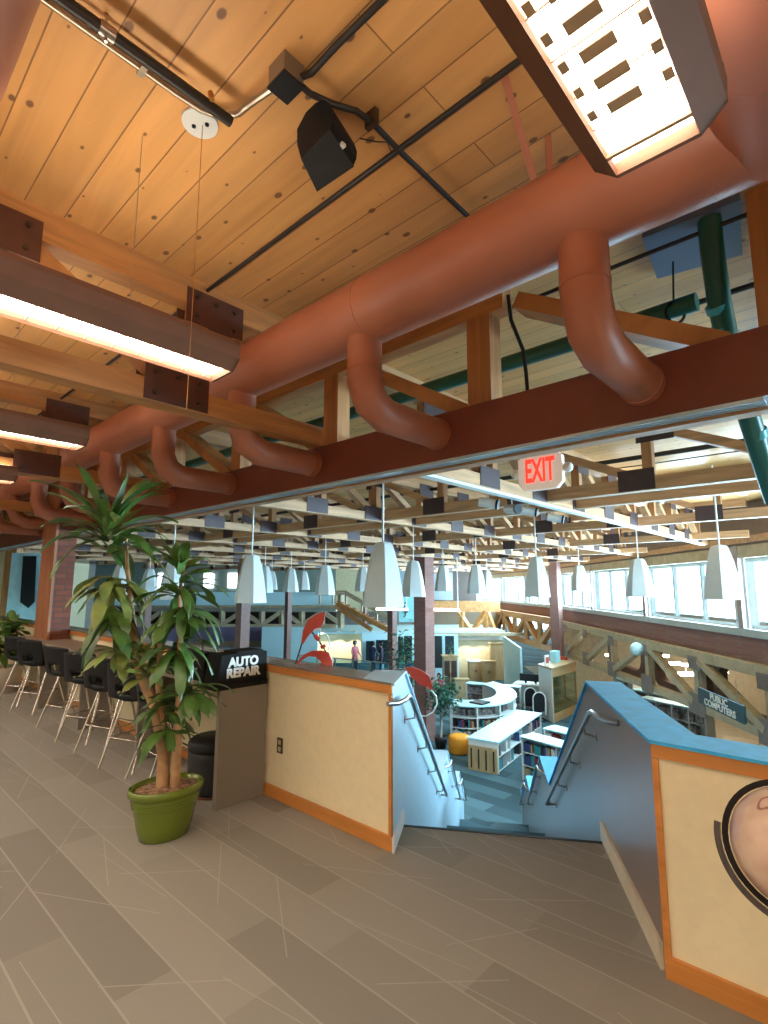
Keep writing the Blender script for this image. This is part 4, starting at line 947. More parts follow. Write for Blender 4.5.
# ================================================================== LIBRARY FLOOR
BOOKCOL = {'dark red': (.30, .03, .03), 'navy blue': (.03, .05, .16), 'white': (.65, .65, .62), 'black': (.02, .02, .025), 'teal': (.03, .22, .24), 'tan': (.40, .27, .14), 'grey': (.22, .23, .25)}
BOOK = {}
def book_proto(cn):
    if cn not in BOOK:
        mb = MB(); mb.box((0, 0, 0), (1, 1, 1)); me = bpy.data.meshes.new('book'); me.from_pydata(mb.v, [], mb.f); me.materials.append(mat('book_'+cn.replace(' ', '_'), BOOKCOL[cn], .5)); BOOK[cn] = me
    return BOOK[cn]
book_count = 0; overflow = MB()
def bookcase(p, q, dp, z0, h, ns, label, where, sides=(-1,), fill=.75, nd=0, endwood=None, maxb=999, toplip=.03, bw=.055, group='low white bookcases'):
    """long axis p->q on its front-left line; body lies to the left of travel by dp"""
    global book_count
    p = Vector((p[0], p[1], 0)); q = Vector((q[0], q[1], 0)); u = (q-p).normalized(); n = Vector((-u.y, u.x, 0)); Lg = (q-p).length
    r = thing('bookcase', label, 'bookcase', (p.x, p.y, z0), group)
    def B(a0, a1, b0, b1, za, zb, nm, m, par=None):
        mb = MB(); mb.slab(p+u*a0, p+u*a1, b1-b0, z0+za, z0+zb, b0); return mb.build(nm, m, par or r)
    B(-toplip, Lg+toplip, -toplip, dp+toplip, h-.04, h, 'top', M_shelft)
    B(0, .04, 0, dp, 0, h-.04, 'side_panel', M_shelf); B(Lg-.04, Lg, 0, dp, 0, h-.04, 'side_panel', M_shelf)
    B(0, Lg, dp/2-.01 if len(sides) == 2 else (dp-.02 if sides[0] < 0 else 0), dp/2+.01 if len(sides) == 2 else (dp if sides[0] < 0 else .02), 0, h-.04, 'back_panel', M_shelf)
    zs = [.06+(h-.12)*k/ns for k in range(ns)]
    for z in zs: B(.04, Lg-.04, .01, dp-.01, z-.02, z, 'shelf', M_shelf)
    divs = [Lg*(k+1)/(nd+1) for k in range(nd)]
    for a in divs: B(a-.015, a+.015, .01, dp-.01, .04, h-.04, 'divider', M_shelf)
    if endwood:
        e = MB(); e.slab(p-u*.09+n*.02, p-u*.03+n*.02, dp-.04, z0, z0+h*.78, 0); wo = e.build('wood_end', endwood, r)
        for k in range(4):
            s_ = MB(); s_.slab(p-u*.115+n*(.10+k*(dp-.2)/3.2), p-u*.09+n*(.10+k*(dp-.2)/3.2), .035, z0+.08, z0+h*.70, 0); s_.build('slot', M_black, wo)
    gap = (h-.12)/ns
    cnt = 0
    for sd in sides:
        for z in zs:
            a = .06
            while a < Lg-.12:
                if random.random() > fill: a += random.uniform(.1, .4); continue
                run_ = random.randint(4, 9)
                cn = random.choice(list(BOOKCOL))
                for _ in range(run_):
                    if random.random() < .45: cn = random.choice(list(BOOKCOL))
                    w = random.uniform(.6, 1.15)*bw; hh = random.uniform(.62, .84)*gap; dd = min(dp*.42, .2)
                    if a+w > Lg-.06: break
                    off = .03 if sd < 0 else dp-.03-dd
                    if book_count < 300 and cnt < maxb:
                        book_count += 1; cnt += 1
                        o = bpy.data.objects.new('book', book_proto(cn)); C.objects.link(o)
                        o.matrix_world = Matrix.Translation(p+u*a+n*off+Vector((0, 0, z0+z))) @ Matrix(((u.x*w*.94, n.x*dd, 0, 0), (u.y*w*.94, n.y*dd, 0, 0), (0, 0, hh, 0), (0, 0, 0, 1)))
                        tag(o, '%s book standing on %s' % (cn, where), 'book', 'books on '+where)
                    else:
                        overflow.slab(p+u*a, p+u*(a+w*.94), dd, z0+z, z0+z+hh, off)
                    a += w
                a += random.uniform(.02, .15)
    return r
hB = 1.25; hL = .95
# long low case with an oak slotted end, running away to the right
def GX(px, py, z): g = G(px, py, z); return (g.x, g.y)
pL = GX(498, 742, LOW+hL); qL = GX(541, 713, LOW+hL); wL = GX(475, 731, LOW+hL)
dpL = max(.6, min(1.0, (Vector(pL)-Vector(wL)).length))
bookcase(pL, qL, dpL, LOW, hL, 2, 'long low white bookcase with a slotted oak end behind the stairs', 'the long low bookcase with the oak end', (-1,), .55, 3, W_oak)
pS = GX(521, 736, LOW+hB); dS = (Vector(Fxy(.62, -.78))).normalized(); qS = Vector(pS)+dS*2.4
bookcase(pS, qS, .6, LOW, hB, 3, 'low white bookcase with full shelves standing right of the long one', 'the low bookcase beside the right stair wall', (-1,), .95, 1, bw=.07)
pS2 = GX(544, 728, LOW+hB); qS2 = Vector(pS2)+dS*1.7
bookcase(pS2, qS2, .6, LOW, hB, 3, 'low white bookcase just behind the full one, partly hidden by the stair wall', 'the low bookcase behind the full one', (-1,), .95, 0, bw=.07)
# curved bookcase
def curved_case():
    global book_count
    c0 = Vector((*Fxy(3.45, 24.2), 0)); r = thing('bookcase', 'curved white bookcase sweeping round the reading corner', 'bookcase', (c0.x, c0.y, LOW), 'low white bookcases')
    R0, R1 = 1.75, 2.65; a0, a1 = math.radians(-112), math.radians(38); ns = 12; ex = 1.25
    ux = Vector((*AX_(1, 0), 0)); uy = Vector((*AX_(0, 1), 0))
    def A(a, R, z): v = c0+ux*math.cos(a)*R*.86+uy*math.sin(a)*R*ex; return Vector((v.x, v.y, LOW+z))
    def sect(za, zb, ra, rb, nm, m):
        mb = MB(); vs = []
        for i in range(ns*2+1):
            a = a0+(a1-a0)*i/(ns*2); vs += [A(a, ra, za), A(a, rb, za), A(a, rb, zb), A(a, ra, zb)]
        fs = [(i*4+k, i*4+4+k, i*4+4+(k+1) % 4, i*4+(k+1) % 4) for i in range(ns*2) for k in range(4)]+[(0, 1, 2, 3), tuple(ns*8+k for k in (3, 2, 1, 0))]
        return mb.add(vs, fs).build(nm, m, r)
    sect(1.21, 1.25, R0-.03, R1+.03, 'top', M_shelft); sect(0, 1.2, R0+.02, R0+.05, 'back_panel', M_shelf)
    for z in (.06, .44, .82): sect(z-.03, z, R0+.05, R1, 'shelf', M_shelf)
    for i in range(7):
        a = a0+(a1-a0)*i/6; mb = MB(); da = .012 if i % 6 else .02
        mb.add([A(a-da, R0, 0), A(a-da, R1, 0), A(a+da, R1, 0), A(a+da, R0, 0), A(a-da, R0, 1.2), A(a-da, R1, 1.2), A(a+da, R1, 1.2), A(a+da, R0, 1.2)], [(0, 3, 2, 1), (4, 5, 6, 7), (0, 1, 5, 4), (1, 2, 6, 5), (2, 3, 7, 6), (3, 0, 4, 7)]).build('divider', M_shelf, r)
    for z in (.06, .44, .82):
        a = a0+.03
        while a < a1-.05:
            w = random.uniform(.024, .042); cn = random.choice(list(BOOKCOL)); hh = random.uniform(.22, .31)
            if random.random() < .12: a += .05; continue
            if book_count < 300 and a < .35:
                book_count += 1
                pa, pb, pd = A(a, R1-.04, z), A(a+w*.9, R1-.04, z), A(a, R1-.26, z); uu_ = pb-pa; nn_ = pd-pa
                o = bpy.data.objects.new('book', book_proto(cn)); C.objects.link(o)
                o.matrix_world = Matrix.Translation(pa) @ Matrix(((uu_.x, nn_.x, 0, 0), (uu_.y, nn_.y, 0, 0), (0, 0, hh, 0), (0, 0, 0, 1)))
                tag(o, '%s book standing on the curved white bookcase' % cn, 'book', 'books on the curved bookcase')
            elif a < .5:
                pa, pb = A(a, R1-.26, z), A(a+w*.9, R1-.26, z); overflow.slab(pb, pa, .2, LOW+z, LOW+z+hh, -.22)
            a += w
    b = MB(); k = A(math.radians(-80), (R0+R1)/2, 1.25); b.box((k.x-.3, k.y-.3, k.z), (k.x+.3, k.y+.3, k.z+.05)); tag(b.build('open_binder', M_black), 'dark open binder lying on the curved bookcase', 'binder')
def AX_(r_, d_): return Fxy(r_, d_)
curved_case()
# rows at the left behind the brick column
for i, (x0, x1, y, zt_, lb, ww) in enumerate(((398, 414, 694, 1.6, 'white book stack nearest the rail, left of the brick column', 'the book stack left of the brick column'), (436, 440, 668, 1.5, 'narrow white book stack right behind the brick column', 'the narrow stack behind the brick column'))):
    a = GX(x0, y-18, LOW+zt_); c_ = GX(x1, y-18, LOW+zt_)
    bookcase(a, c_, .5, LOW, zt_, 5, lb, ww, (-1,), .9, 0)
def bk(x0, x1, ytop, hgt, lb, ww, ns=3, fill=.85, dp=.5, z0=LOW, tilt=0, nd=0, mx=0):
    a = Vector(GX(x0, ytop, z0+hgt)); c_ = Vector(GX(x1, ytop+tilt, z0+hgt)); bookcase(a, c_, dp, z0, hgt, ns, lb, ww, (-1,), fill, nd, None, mx)
bk(466, 486, 683, 1.2, 'short white bookcase inside the curve of the curved one', 'the short case inside the curve', tilt=2)
bk(503, 520, 686, 1.2, 'white bookcase at the far end of the curved one', 'the case at the end of the curve', tilt=1)
bk(384, 412, 668, 1.5, 'long white bookcase behind the knee wall corner', 'the long case behind the knee wall corner', 4, .9, nd=2)
bk(340, 384, 671, 1.3, 'white bookcase behind the red lower fin', 'the case right of the red sculpture', 3, .9, tilt=3)
bk(272, 336, 660, 1.2, 'long white bookcase left of the red sculpture', 'the case left of the red sculpture', 3, .6, nd=3)
bk(192, 262, 648, 1.8, 'tall bookcase with colourful books above the AUTO REPAIR sign', 'the case above the black sign', 4, .95, nd=3)
# books and bins on top of the long rows
for i, (px, py) in enumerate(((384, 664), (391, 664), (398, 664), (405, 664), (411, 664))):
    c_ = G(px, py+4, LOW+1.5); b = MB(); b.slab(c_, c_+Vector((.28, .16, 0)), .3, LOW+1.5, LOW+1.75); tag(b.build('display_book', mat('book_navy_blue' if i % 2 else 'book_teal', (.03, .2, .24))), 'upright display book on the long case behind the knee wall corner', 'book', 'display books on the long case')
# shelving in the aisle at right
def aisle_case(p0, p1, h, lb, ww, ns=3):
    bookcase(p1, p0, .5, LOW, h, ns, lb, ww, (-1, 1), .5, 3, None, 0, group='aisle bookcases')
a = GX(633, 689, LOW+1.7); c_ = GX(697, 701, LOW+1.7); bookcase(a, c_, .45, LOW, 1.7, 4, 'cream topped bookcase row in the aisle beyond the stair wall', 'the farther aisle row', (-1,), .35, 3, None, 0)
a = GX(640, 697, LOW+1.75); c_ = GX(705, 711, LOW+1.75); bookcase(a, c_, .45, LOW, 1.75, 4, 'cream topped bookcase row in front of the public computers sign', 'the nearer aisle row', (-1,), .45, 3, None, 0)
a = GX(612, 676, LOW+1.6); c_ = GX(633, 683, LOW+1.6); bookcase(a, c_, .45, LOW, 1.6, 4, 'short bookcase behind the stair wall peak', 'the short aisle case', (-1,), .5, 1, None, 0)
o = overflow.build('shelved_books', mat('mixed_books', (.22, .18, .17), .6, 0, .9, 9)); tag(o, 'mixed rows of books on the farther white bookcases', 'books', None, 'stuff')
a = G(741, 740, LOW+.7); b = MB(); b.box((a.x-.5, a.y-.3, LOW+.66), (a.x+.5, a.y+.3, LOW+.7)); r = thing('side_table', 'small pale wooden table below the public computers sign', 'table', (a.x, a.y, LOW)); b.build('table_top', W_pale, r)
for sx, sy in ((-1, -1), (-1, 1), (1, -1), (1, 1)):
    b = MB(); b.bar((a.x+sx*.42, a.y+sy*.24, LOW), (a.x+sx*.42, a.y+sy*.24, LOW+.66), .05, .05); b.build('leg', W_pale, r)
# pouf
g = G(456, 754, LOW); r = thing('pouf', 'round bright orange pouf by the potted tree', 'pouf', g)
b = MB(); b.lathe([(.33, 0), (.37, .06), (.375, .50), (.35, .57), (.28, .60), (.05, .61)], g+Vector((0, .2, 0)), 28); b.build('upholstery', M_orange, r)
# oak display pieces
def oak_box(px0, px1, ytop, ybase, lb, nm, dp, m=W_oak, door=True, topm=None, z0=LOW, slits=False):
    a = Vector(GX(px0, ybase, z0)); c_ = Vector(GX(px1, ybase, z0)); d_ = a.dot(Vector(AY_))
    dist = (Vector((a.x, a.y)).dot(Vector((AX[1], AX[1]*0+AY[1]))))
    f = (a.x*AX[1]+a.y*AY[1]); h = H-(-(0))-0; tz = D((px0+px1)/2, ytop, f).z; hgt = tz-z0
    r = thing(nm, lb, 'cabinet', (a.x, a.y, z0)); b = MB(); b.slab(a, c_, dp, z0, tz-.06); b.build('body', m, r)
    b = MB(); b.slab(a-(c_-a).normalized()*.06, c_+(c_-a).normalized()*.06, dp+.1, tz-.06, tz, -.05); b.build('top', topm or m, r)
    if door:
        u = (c_-a).normalized(); Lg = (c_-a).length
        for k in range(2):
            b = MB(); b.slab(a+u*(Lg*k/2+.05), a+u*(Lg*(k+1)/2-.05), .03, z0+.15, tz-.25, -.03); dd = b.build('door', W_dark if slits else m, r)
            b = MB(); b.slab(a+u*(Lg*(.42+.12*k)), a+u*(Lg*(.46+.12*k)), .03, z0+hgt*.45, z0+hgt*.55, -.06); b.build('handle', M_black, dd)
    return r
AY_ = (AX[1], AY[1])
oak_box(444, 458, 656, 694, 'oak cabinet with dark doors right of the brick column', 'display_cabinet', .7, slits=True)
oak_box(470, 482, 661, 681, 'oak cupboard with a grey top, left of the pair', 'storage_cabinet', .8, topm=M_wallw)
oak_box(483, 496, 661, 683, 'open oak book drop cupboard, right of the pair', 'storage_cabinet', .35)
oak_box(491, 504, 643, 680, 'tall plain oak panel cupboard beside the curved white wall', 'wardrobe', .3, door=False)
oak_box(456, 469, 679, 700, 'low oak table cabinet in front of the oak cabinet', 'low_cabinet', .4, door=False)
# glazed display case
def disp():
    a = Vector(GX(540.5, 716, LOW)); c_ = Vector(GX(554, 723, LOW)); e_ = Vector(GX(578, 712, LOW)); f = (c_.x*AX[1]+c_.y*AY[1]); tz = D(554, 668, f).z
    r = thing('display_case', 'glazed display case with a white end and oak frame', 'display case', (c_.x, c_.y, LOW)); u = (e_-c_).normalized(); Lg = (e_-c_).length; v = (a-c_).normalized(); w = (a-c_).length
    P = lambda i, j, z: (c_.x+u.x*i+v.x*j, c_.y+u.y*i+v.y*j, z)
    def bx_(i0, i1, j0, j1, z0, z1, nm, m):
        b = MB(); b.prism([P(i0, j0, z0), P(i1, j0, z0), P(i1, j1, z0), P(i0, j1, z0)], (0, 0, z1-z0)); return b.build(nm, m, r)
    bx_(-.03, .0, 0, w, LOW, tz-.08, 'end_panel', M_wallw)
    bx_(-.06, Lg, -.03, w+.03, tz-.08, tz, 'top', W_oak); bx_(0, Lg, 0, w, tz-.42, tz-.08, 'header', W_oak); bx_(0, Lg, 0, w, LOW, LOW+.35, 'plinth', W_oak)
    for i in (0, Lg-.08): bx_(i, i+.08, 0, .08, LOW+.35, tz-.42, 'corner_post', W_oak)
    bx_(.08, Lg-.08, .02, .035, LOW+.35, tz-.42, 'glass_pane', glass_mat('case_glass', (.75, .85, .78), .15))
    bx_(0, Lg, w-.04, w, LOW+.35, tz-.42, 'back_panel', mat('sage_backing', (.42, .44, .34), .7))
    for z in (.9, 1.45): bx_(.05, Lg-.05, .05, w-.05, LOW+z, LOW+z+.02, 'shelf', M_glass)
    for i, (t_, m_, lb) in enumerate(((.1, M_wallw, 'white framed red picture on top of the display case'), (.55, mat('sky_box', (.40, .75, .85), .4), 'pale blue box on top of the display case'), (.92, M_red, 'small red ornament at the end of the display case top'))):
        c2 = Vector(P(Lg*t_, w*.5, tz)); s_ = (.32, .38, .12)[i]
        rr = thing(('picture_frame', 'storage_box', 'ornament')[i], lb, ('picture', 'box', 'ornament')[i], c2)
        b = MB(); pass
        b.slab(c2.xy-u*s_*.6, c2.xy+u*s_*.6, .06 if i == 0 else .3, tz+.0, tz+s_*1.35); b.build('body', m_, rr)
        if i == 0: b = MB(); b.slab(c2.xy-u*s_*.4, c2.xy+u*s_*.4, .02, tz+.1, tz+.36, -.02); b.build('picture', M_red, rr)
disp()
# lounge chairs with pale rims
for i, (px, py) in enumerate(((531, 716), (540, 722))):
    g = G(px, py, LOW); r = thing('lounge_chair', 'black backed chair with a pale curved rim, %s of the pair by the display case' % ('left', 'right')[i], 'chair', g, None)
    ux = Vector((*Fxy(1, 0), 0)); b = MB(); n = 14; hw = .27
    out = [g+ux*(hw*math.cos(PI*k/n))+Vector((0, 0, .95+.28*math.sin(PI*k/n))) for k in range(n+1)]
    poly_ = out+[g-ux*hw*.8+Vector((0, 0, .42)), g+ux*hw*.8+Vector((0, 0, .42))]; away = Vector((AX[1], AY[1], 0))
    b.prism(poly_, away*.08); b.build('backrest', M_black, r)
    b = MB(); b.tube([g+ux*hw*1.0+Vector((0, 0, .3))]+[p_+ux*0 for p_ in out]+[g-ux*hw*1.0+Vector((0, 0, .3))], .025, 8); b.build('rim', M_white, r)
    b = MB(); b.lathe([(.27, .40), (.28, .46), (.25, .48)], g+away*.28, 16); b.build('seat', M_black, r)
    b = MB(); b.tube([g+away*.28+Vector((0, 0, .03)), g+away*.28+Vector((0, 0, .4))], .03, 8); b.lathe([(.24, 0), (.24, .03)], g+away*.28, 16); b.build('base', M_steel, r)
# service desk with monitors
a = Vector(GX(520, 706, LOW)); c_ = Vector(GX(540, 708, LOW)); r = thing('service_desk', 'grey green service desk left of the display case', 'desk', (a.x, a.y, LOW))
b = MB(); b.slab(a, c_, .8, LOW, LOW+1.0); b.build('desk_front', mat('sage_laminate', (.38, .45, .42), .5), r)
b = MB(); b.slab(a-(c_-a).normalized()*.3, c_, .95, LOW+1.0, LOW+1.05, -.08); b.build('desk_top', M_wallw, r)
for k, t_ in enumerate((.25, .75)):
    m_ = a.lerp(c_, t_); u = (c_-a).normalized(); r = thing('computer_monitor', 'black computer monitor on the grey green service desk, %s one' % ('left', 'right')[k], 'monitor', (m_.x, m_.y, LOW+1.05))
    b = MB(); b.slab(m_-u*.28, m_+u*.28, .05, LOW+1.15, LOW+1.5, .35); b.build('screen', M_black, r)
    b = MB(); b.slab(m_-u*.05, m_+u*.05, .05, LOW+1.05, LOW+1.2, .38); b.build('stand', M_black, r)
# potted tree
g = G(441, 752, LOW); g = g+Vector((-.3, .4, 0)); r = thing('potted_tree', 'leafy potted tree beside the orange pouf', 'tree', g)
b = MB(); b.lathe([(.18, 0), (.22, .2), (.24, .4), (.2, .4), (.19, .36)], g, 18); b.build('pot', M_black, r)
b = MB(); b.tube([g+Vector((0, 0, .35)), g+Vector((.03, 0, .8)), g+Vector((-.02, .05, 1.2)), g+Vector((.1, 0, 1.9))], [.05, .04, .035, .02], 8); b.tube([g+Vector((-.0, .02, .9)), g+Vector((.25, .0, 1.5)), g+Vector((.4, .1, 2.)) ], [.03, .025, .015], 8); b.build('trunk', mat('grey_bark', (.35, .32, .28), .8), r)
f = MB()
M_ficus = mat('ficus_leaf', (.035, .13, .08), .4, 0, .4, 3)
for i in range(620):
    a_ = random.uniform(0, 2*PI); e_ = random.uniform(-1, 1); rr = random.uniform(.3, 1)
    p_ = g+Vector((.15+math.cos(a_)*.72*rr*math.sqrt(1-e_*e_), math.sin(a_)*.72*rr*math.sqrt(1-e_*e_), 1.85+e_*.72*rr))
    leaf(f, p_, random.uniform(0, 6.3), random.uniform(-.8, .3), .15, .07, 1., nseg=2)
f.build('foliage', M_ficus, r)
# trees at the back
for i, (px, py, dd, s_, lb) in enumerate(((404, 655, 25, 1.0, 'green indoor tree left of the tall brick column'), (448, 655, 24.5, .25, 'small green shrub on the oak cabinet'))):
    c_ = D(px, py, dd)
    if i: c_ = D(451, 654, 22.); c_.z += .1
    base = Vector((c_.x, c_.y, LOW if i == 0 else c_.z-.2)); r = thing('indoor_tree' if i == 0 else 'potted_shrub', lb, 'tree' if i == 0 else 'plant', base)
    b = MB(); b.tube([base, c_], .04*s_+.01, 8); b.build('trunk', M_bark, r)
    f = MB()
    for k in range(300 if i == 0 else 60):
        v_ = Vector((random.gauss(0, .42), random.gauss(0, .42), random.gauss(0, .6)))*s_
        leaf(f, c_+v_, random.uniform(0, 6.3), random.uniform(-.6, .6), .2*s_+.03, .08*s_+.01, 1., nseg=2)
    f.build('foliage', M_ficus, r)

# ================================================================== FAR SIDE OF THE LIBRARY
def frontal(name, x0, x1, yt, yb, dd, th, m, label=None, cat=None, parent=None, dd1=None, yt1=None, yb1=None):
    dd1 = dd1 or dd; a, c_ = D(x0, yt, dd), D(x1, yt1 if yt1 is not None else yt, dd1)
    zb0, zb1 = D(x0, yb, dd).z, D(x1, yb1 if yb1 is not None else yb, dd1).z
    b = MB(); b.slab(a, c_, th, (zb0, zb1), (a.z, c_.z)); o = b.build(name, m, parent)
    if label: tag(o, label, cat)
    elif parent is None: o['kind'] = 'structure'
    return o
M_cyanw = mat('white_paint_cyan_cast', (.55, .82, .90), .5, 0, .02)  # white walls and parapet, cyan daylight cast mixed into the paint colour
zf = LOW
# white inner building
def bw(name, x0, x1, yt, dd, m, dd1=None, yt1=None, th=.4):
    dd1 = dd1 or dd; a, c_ = D(x0, yt, dd), D(x1, yt1 if yt1 is not None else yt, dd1); b = MB(); b.slab(a, c_, th, (LOW, LOW), (a.z, c_.z)); o = b.build(name, m); o['kind'] = 'structure'; return o
bw('wall_inner_left', 262, 318, 627, 33, M_cyanw)
bw('wall_inner_mid', 318, 364, 632, 34, M_wallc)
bw('wall_inner_window', 362, 458, 633, 32, M_cyanw, 33, 635)
bw('wall_inner_right', 456, 503, 637, 35.2, mat('butter_paint', (.66, .60, .42), .7))
frontal('wall_inner_soffit', 458, 503, 632, 640, 35.1, .05, M_wallw)
bw('wall_curved', 503, 520, 636, 33, M_cyanw, 29, 648, .1)
bw('wall_left_stacks', 100, 262, 640, 36, mat('amber_stack_wall', (.42, .28, .18), .7))
frontal('trim_band', 130, 262, 627, 641, 35, .4, M_purple)
b = MB(); a = D(262, 628, 33); c_ = D(505, 633, 34.6); b.slab(a, c_, 6, -1.25, -1.12); struct('ceiling_inner', b, M_cyanw)
k = 0
for x0, x1, yt, yb, dd in ((366, 374, 641, 662, 31.5), (376, 388, 640, 664, 31.5), (398, 403, 637, 665, 31.7), (404, 412, 636, 665, 31.7), (434.5, 442, 636, 668, 32.), (445, 454, 636, 668, 32.)):
    k += 1; o = frontal('window_inner_%d' % k, x0, x1, yt, yb, dd, .1, M_dglass); 
# scallop lights on the cream wall
for i, (px, dd) in enumerate(((338, 33.3), (355, 33.3), (322, 33.3), (468, 34.4), (484, 34.4))):
    p_ = D(px, 632 if px < 400 else 637, dd); r = thing('downlight', 'recessed downlight washing the %s, number by position %s' % ('cream wall behind the people' if px < 400 else 'butter coloured wall', ('middle', 'right', 'left', 'left', 'right')[i]), 'downlight', p_)
    r['label'] = 'recessed downlight washing the %s, the %s one' % ('cream wall behind the two people' if px < 400 else 'butter coloured wall by the oak cupboards', ('middle', 'right', 'left', 'left', 'right')[i])
    b = MB(); b.lathe([(.12, 0), (.12, .08)], p_, 12); b.build('can', M_wallw, r)
    ld = bpy.data.lights.new('downlight_lamp', 'SPOT'); ld.energy = 55; ld.color = (1, .88, .65); ld.spot_size = math.radians(110); ld.shadow_soft_size = .08
    lo = bpy.data.objects.new('downlight_lamp', ld); C.objects.link(lo); lo.location = p_-Vector((0, 0, .06)); lo.parent = None
# upper gallery
frontal('gallery_parapet', 90, 334, 592, 606, 35, .3, M_cyanw)
frontal('trim_gallery', 90, 336, 605, 611, 35, .5, W_pale)
g1 = MB(); a = D(90, 611, 35); c_ = D(336, 608, 35); g1.slab(a, c_, 8, a.z, a.z+.25); struct('floor_gallery', g1, M_wallw)
frontal('wall_gallery_back', 90, 262, 560, 600, 42, .3, mat('green_grey_wall', (.16, .22, .20), .6))
frontal('wall_gallery_back_right', 262, 336, 560, 600, 42, .3, mat('green_grey_wall', (0, 0, 0)))
frontal('wall_gallery_buff', 336, 372, 560, 612, 42, .3, mat('buff_wall', (.55, .48, .30), .6))
frontal('wall_blue_panel', 372, 414, 560, 612, 43, .3, mat('slate_blue_panel', (.30, .40, .48), .6))
for i, (x0, x1) in enumerate(((228, 241), (204, 214), (158, 168))):
    frontal('window_gallery_%d' % (i+1), x0, x1, 573, 588, 41.8, .1, emis('gallery_window', (.85, .95, 1.), 1.8))
r = thing('gallery_truss', 'timber truss under the far white gallery', 'truss', D(200, 612, 35.2))
b = MB(); b.bar(D(100, 626, 35.3), D(336, 626, 35.3), .4, .25); b.build('bottom_chord', W_pale, r)
x = 102; kk = 0
while x < 330:
    b = MB(); b.bar(D(x, 611, 35.3), D(x, 625, 35.3), .3, .3, (1, 0, 0)); b.build('vertical_post', W_pale, r)
    b = MB(); b.bar(D(x+1, 612 if kk % 2 else 624, 35.3), D(x+19, 624 if kk % 2 else 612, 35.3), .3, .26); b.build('diagonal_brace', W_pale, r); x += 20; kk += 1
b = MB(); b.slab(D(100, 612, 36.5), D(336, 612, 36.5), .2, D(100, 627, 36.5).z, D(100, 612, 36.5).z); struct('wall_under_gallery', b, W_dark)
# gallery stair
r = thing('timber_stair', 'timber stair with railings coming down from the far gallery', 'stairs', D(345, 620, 33))
b = MB(); b.bar(D(337, 603, 33.5), D(388, 630, 32), .12, .28); b.bar(D(335, 606, 33.5), D(372, 630, 33), .12, .25); b.build('stringer', W_n, r)
for k in range(8):
    p_ = D(337+k*6, 602+k*3.2, 33.3-k*.15); b = MB(); b.slab(p_, p_+Vector((*Fxy(.45, 0), 0)), 1.2, p_.z-.05, p_.z); b.build('tread', W_n, r)
for off in (0, 3.5, 7):
    b = MB(); b.tube([D(320, 591+off*.5, 33), D(346, 591+off*.5, 33), D(392, 618+off*.5, 32)], .05, 6); b.build('rail', W_pale, r)
for px, py in ((320, 592), (333, 592), (346, 592), (362, 600), (377, 609)):
    b = MB(); b.bar(D(px, py-1, 33), D(px, py+12, 33), .1, .1); b.build('baluster', W_pale, r)
b = MB(); b.bar(D(341, 592, 33.6), D(341, 628, 33.6), .3, .3); b.build('support_post', W_pale, r)
# dark upper openings right of the column
frontal('wall_upper_right', 414, 480, 573, 600, 44, .3, mat('cool_grey_panel', (.38, .42, .46), .6))
frontal('upper_grid', 453, 476, 568, 602, 40, .2, mat('dark_grid', (.09, .06, .05), .5), 'dark brown shelving grid high on the far wall', 'shelving')
frontal('timber_band', 412, 500, 601, 612, 38, .4, W_n, 'orange timber band across the far wall right of the brick column', 'beam')
frontal('timber_truss_band', 412, 552, 640-7, 636, 34, .3, W_pale, 'pale timber ledge above the butter coloured wall', 'beam')
frontal('wall_under_band', 412, 500, 611, 636, 40, .3, mat('umber_recess', (.25, .17, .12), .7))
r = thing('gallery_truss', 'orange timber web truss right of the tall brick column', 'truss', D(470, 620, 37))
for i, (a_, c2) in enumerate((((458, 612), (472, 632)), ((472, 632), (486, 612)), ((462, 612), (462, 634)), ((486, 612), (486, 636)), ((487, 612), (496, 636)))):
    b = MB(); b.bar(D(*a_, 37), D(*c2, 37), .3, .3, (1, 0, 0)); b.build('web_member', W_n, r)
# banner print on the far column side
r = thing('banner', 'pale cyan banner with a dark botanical print beside the brick column', 'banner', D(407, 610, 26))
frontal('cloth', 399, 414, 597, 622, 26, .04, mat('cyan_banner', (.35, .75, .80), .6), parent=r)
for k in range(14):
    a_ = random.uniform(0, 6.3); p_ = D(406+math.cos(a_)*3.6*random.random(), 609+math.sin(a_)*7*random.random(), 25.95); q_ = p_+Vector((*Fxy(random.uniform(-.12, .12), 0), random.uniform(-.15, .15)))
    b = MB(); b.tube([p_, q_], .025, 5); b.build('print_stroke', M_black, r)
# left end: timber post, cream wall, banner with dark shapes
frontal('wall_end_cream', -80, 11, 549, 640, 17, .3, M_wallc)
frontal('trim_end_post', 6, 17, 547, 640, 16.7, .3, W_z)
frontal('trim_end_soffit', -80, 60, 538, 550, 16, .5, W_pale, yt1=530, yb1=541)
r = thing('wall_banner', 'pale blue hanging banner with a black pennant shape and leaf print', 'banner', D(30, 590, 16.5))
frontal('cloth', 12, 44, 553, 622, 16.6, .04, mat('sky_banner', (.48, .78, .86), .5), parent=r)
flat([(23, 556), (36, 556), (34, 602), (28, 608), (20, 602)], 16.5, .03, M_black, 'pennant_print', r)
for (x, y) in ((40, 597), (39.5, 605), (39, 613)):
    flat([(x-2, y-3), (x, y-1.5), (x+2.4, y-3), (x+2.4, y+2), (x, y+3.6), (x-2, y+2)], 16.5, .03, M_black, 'leaf_print', r)
flat([(41, 569), (46, 566), (46, 574), (43, 574)], 16.5, .03, M_black, 'leaf_print', r)
# wall camera
r = thing('wall_camera', 'small black and white camera fixed high beside the left brick column', 'camera', D(50, 541, 11.3))
frontal('housing', 47, 54, 536, 548, 10.8, .1, M_black, parent=r); frontal('white_box', 42, 46.5, 543, 548, 10.8, .1, M_white, parent=r); frontal('bracket', 40, 48, 539, 541, 10.82, .05, M_steel, parent=r)

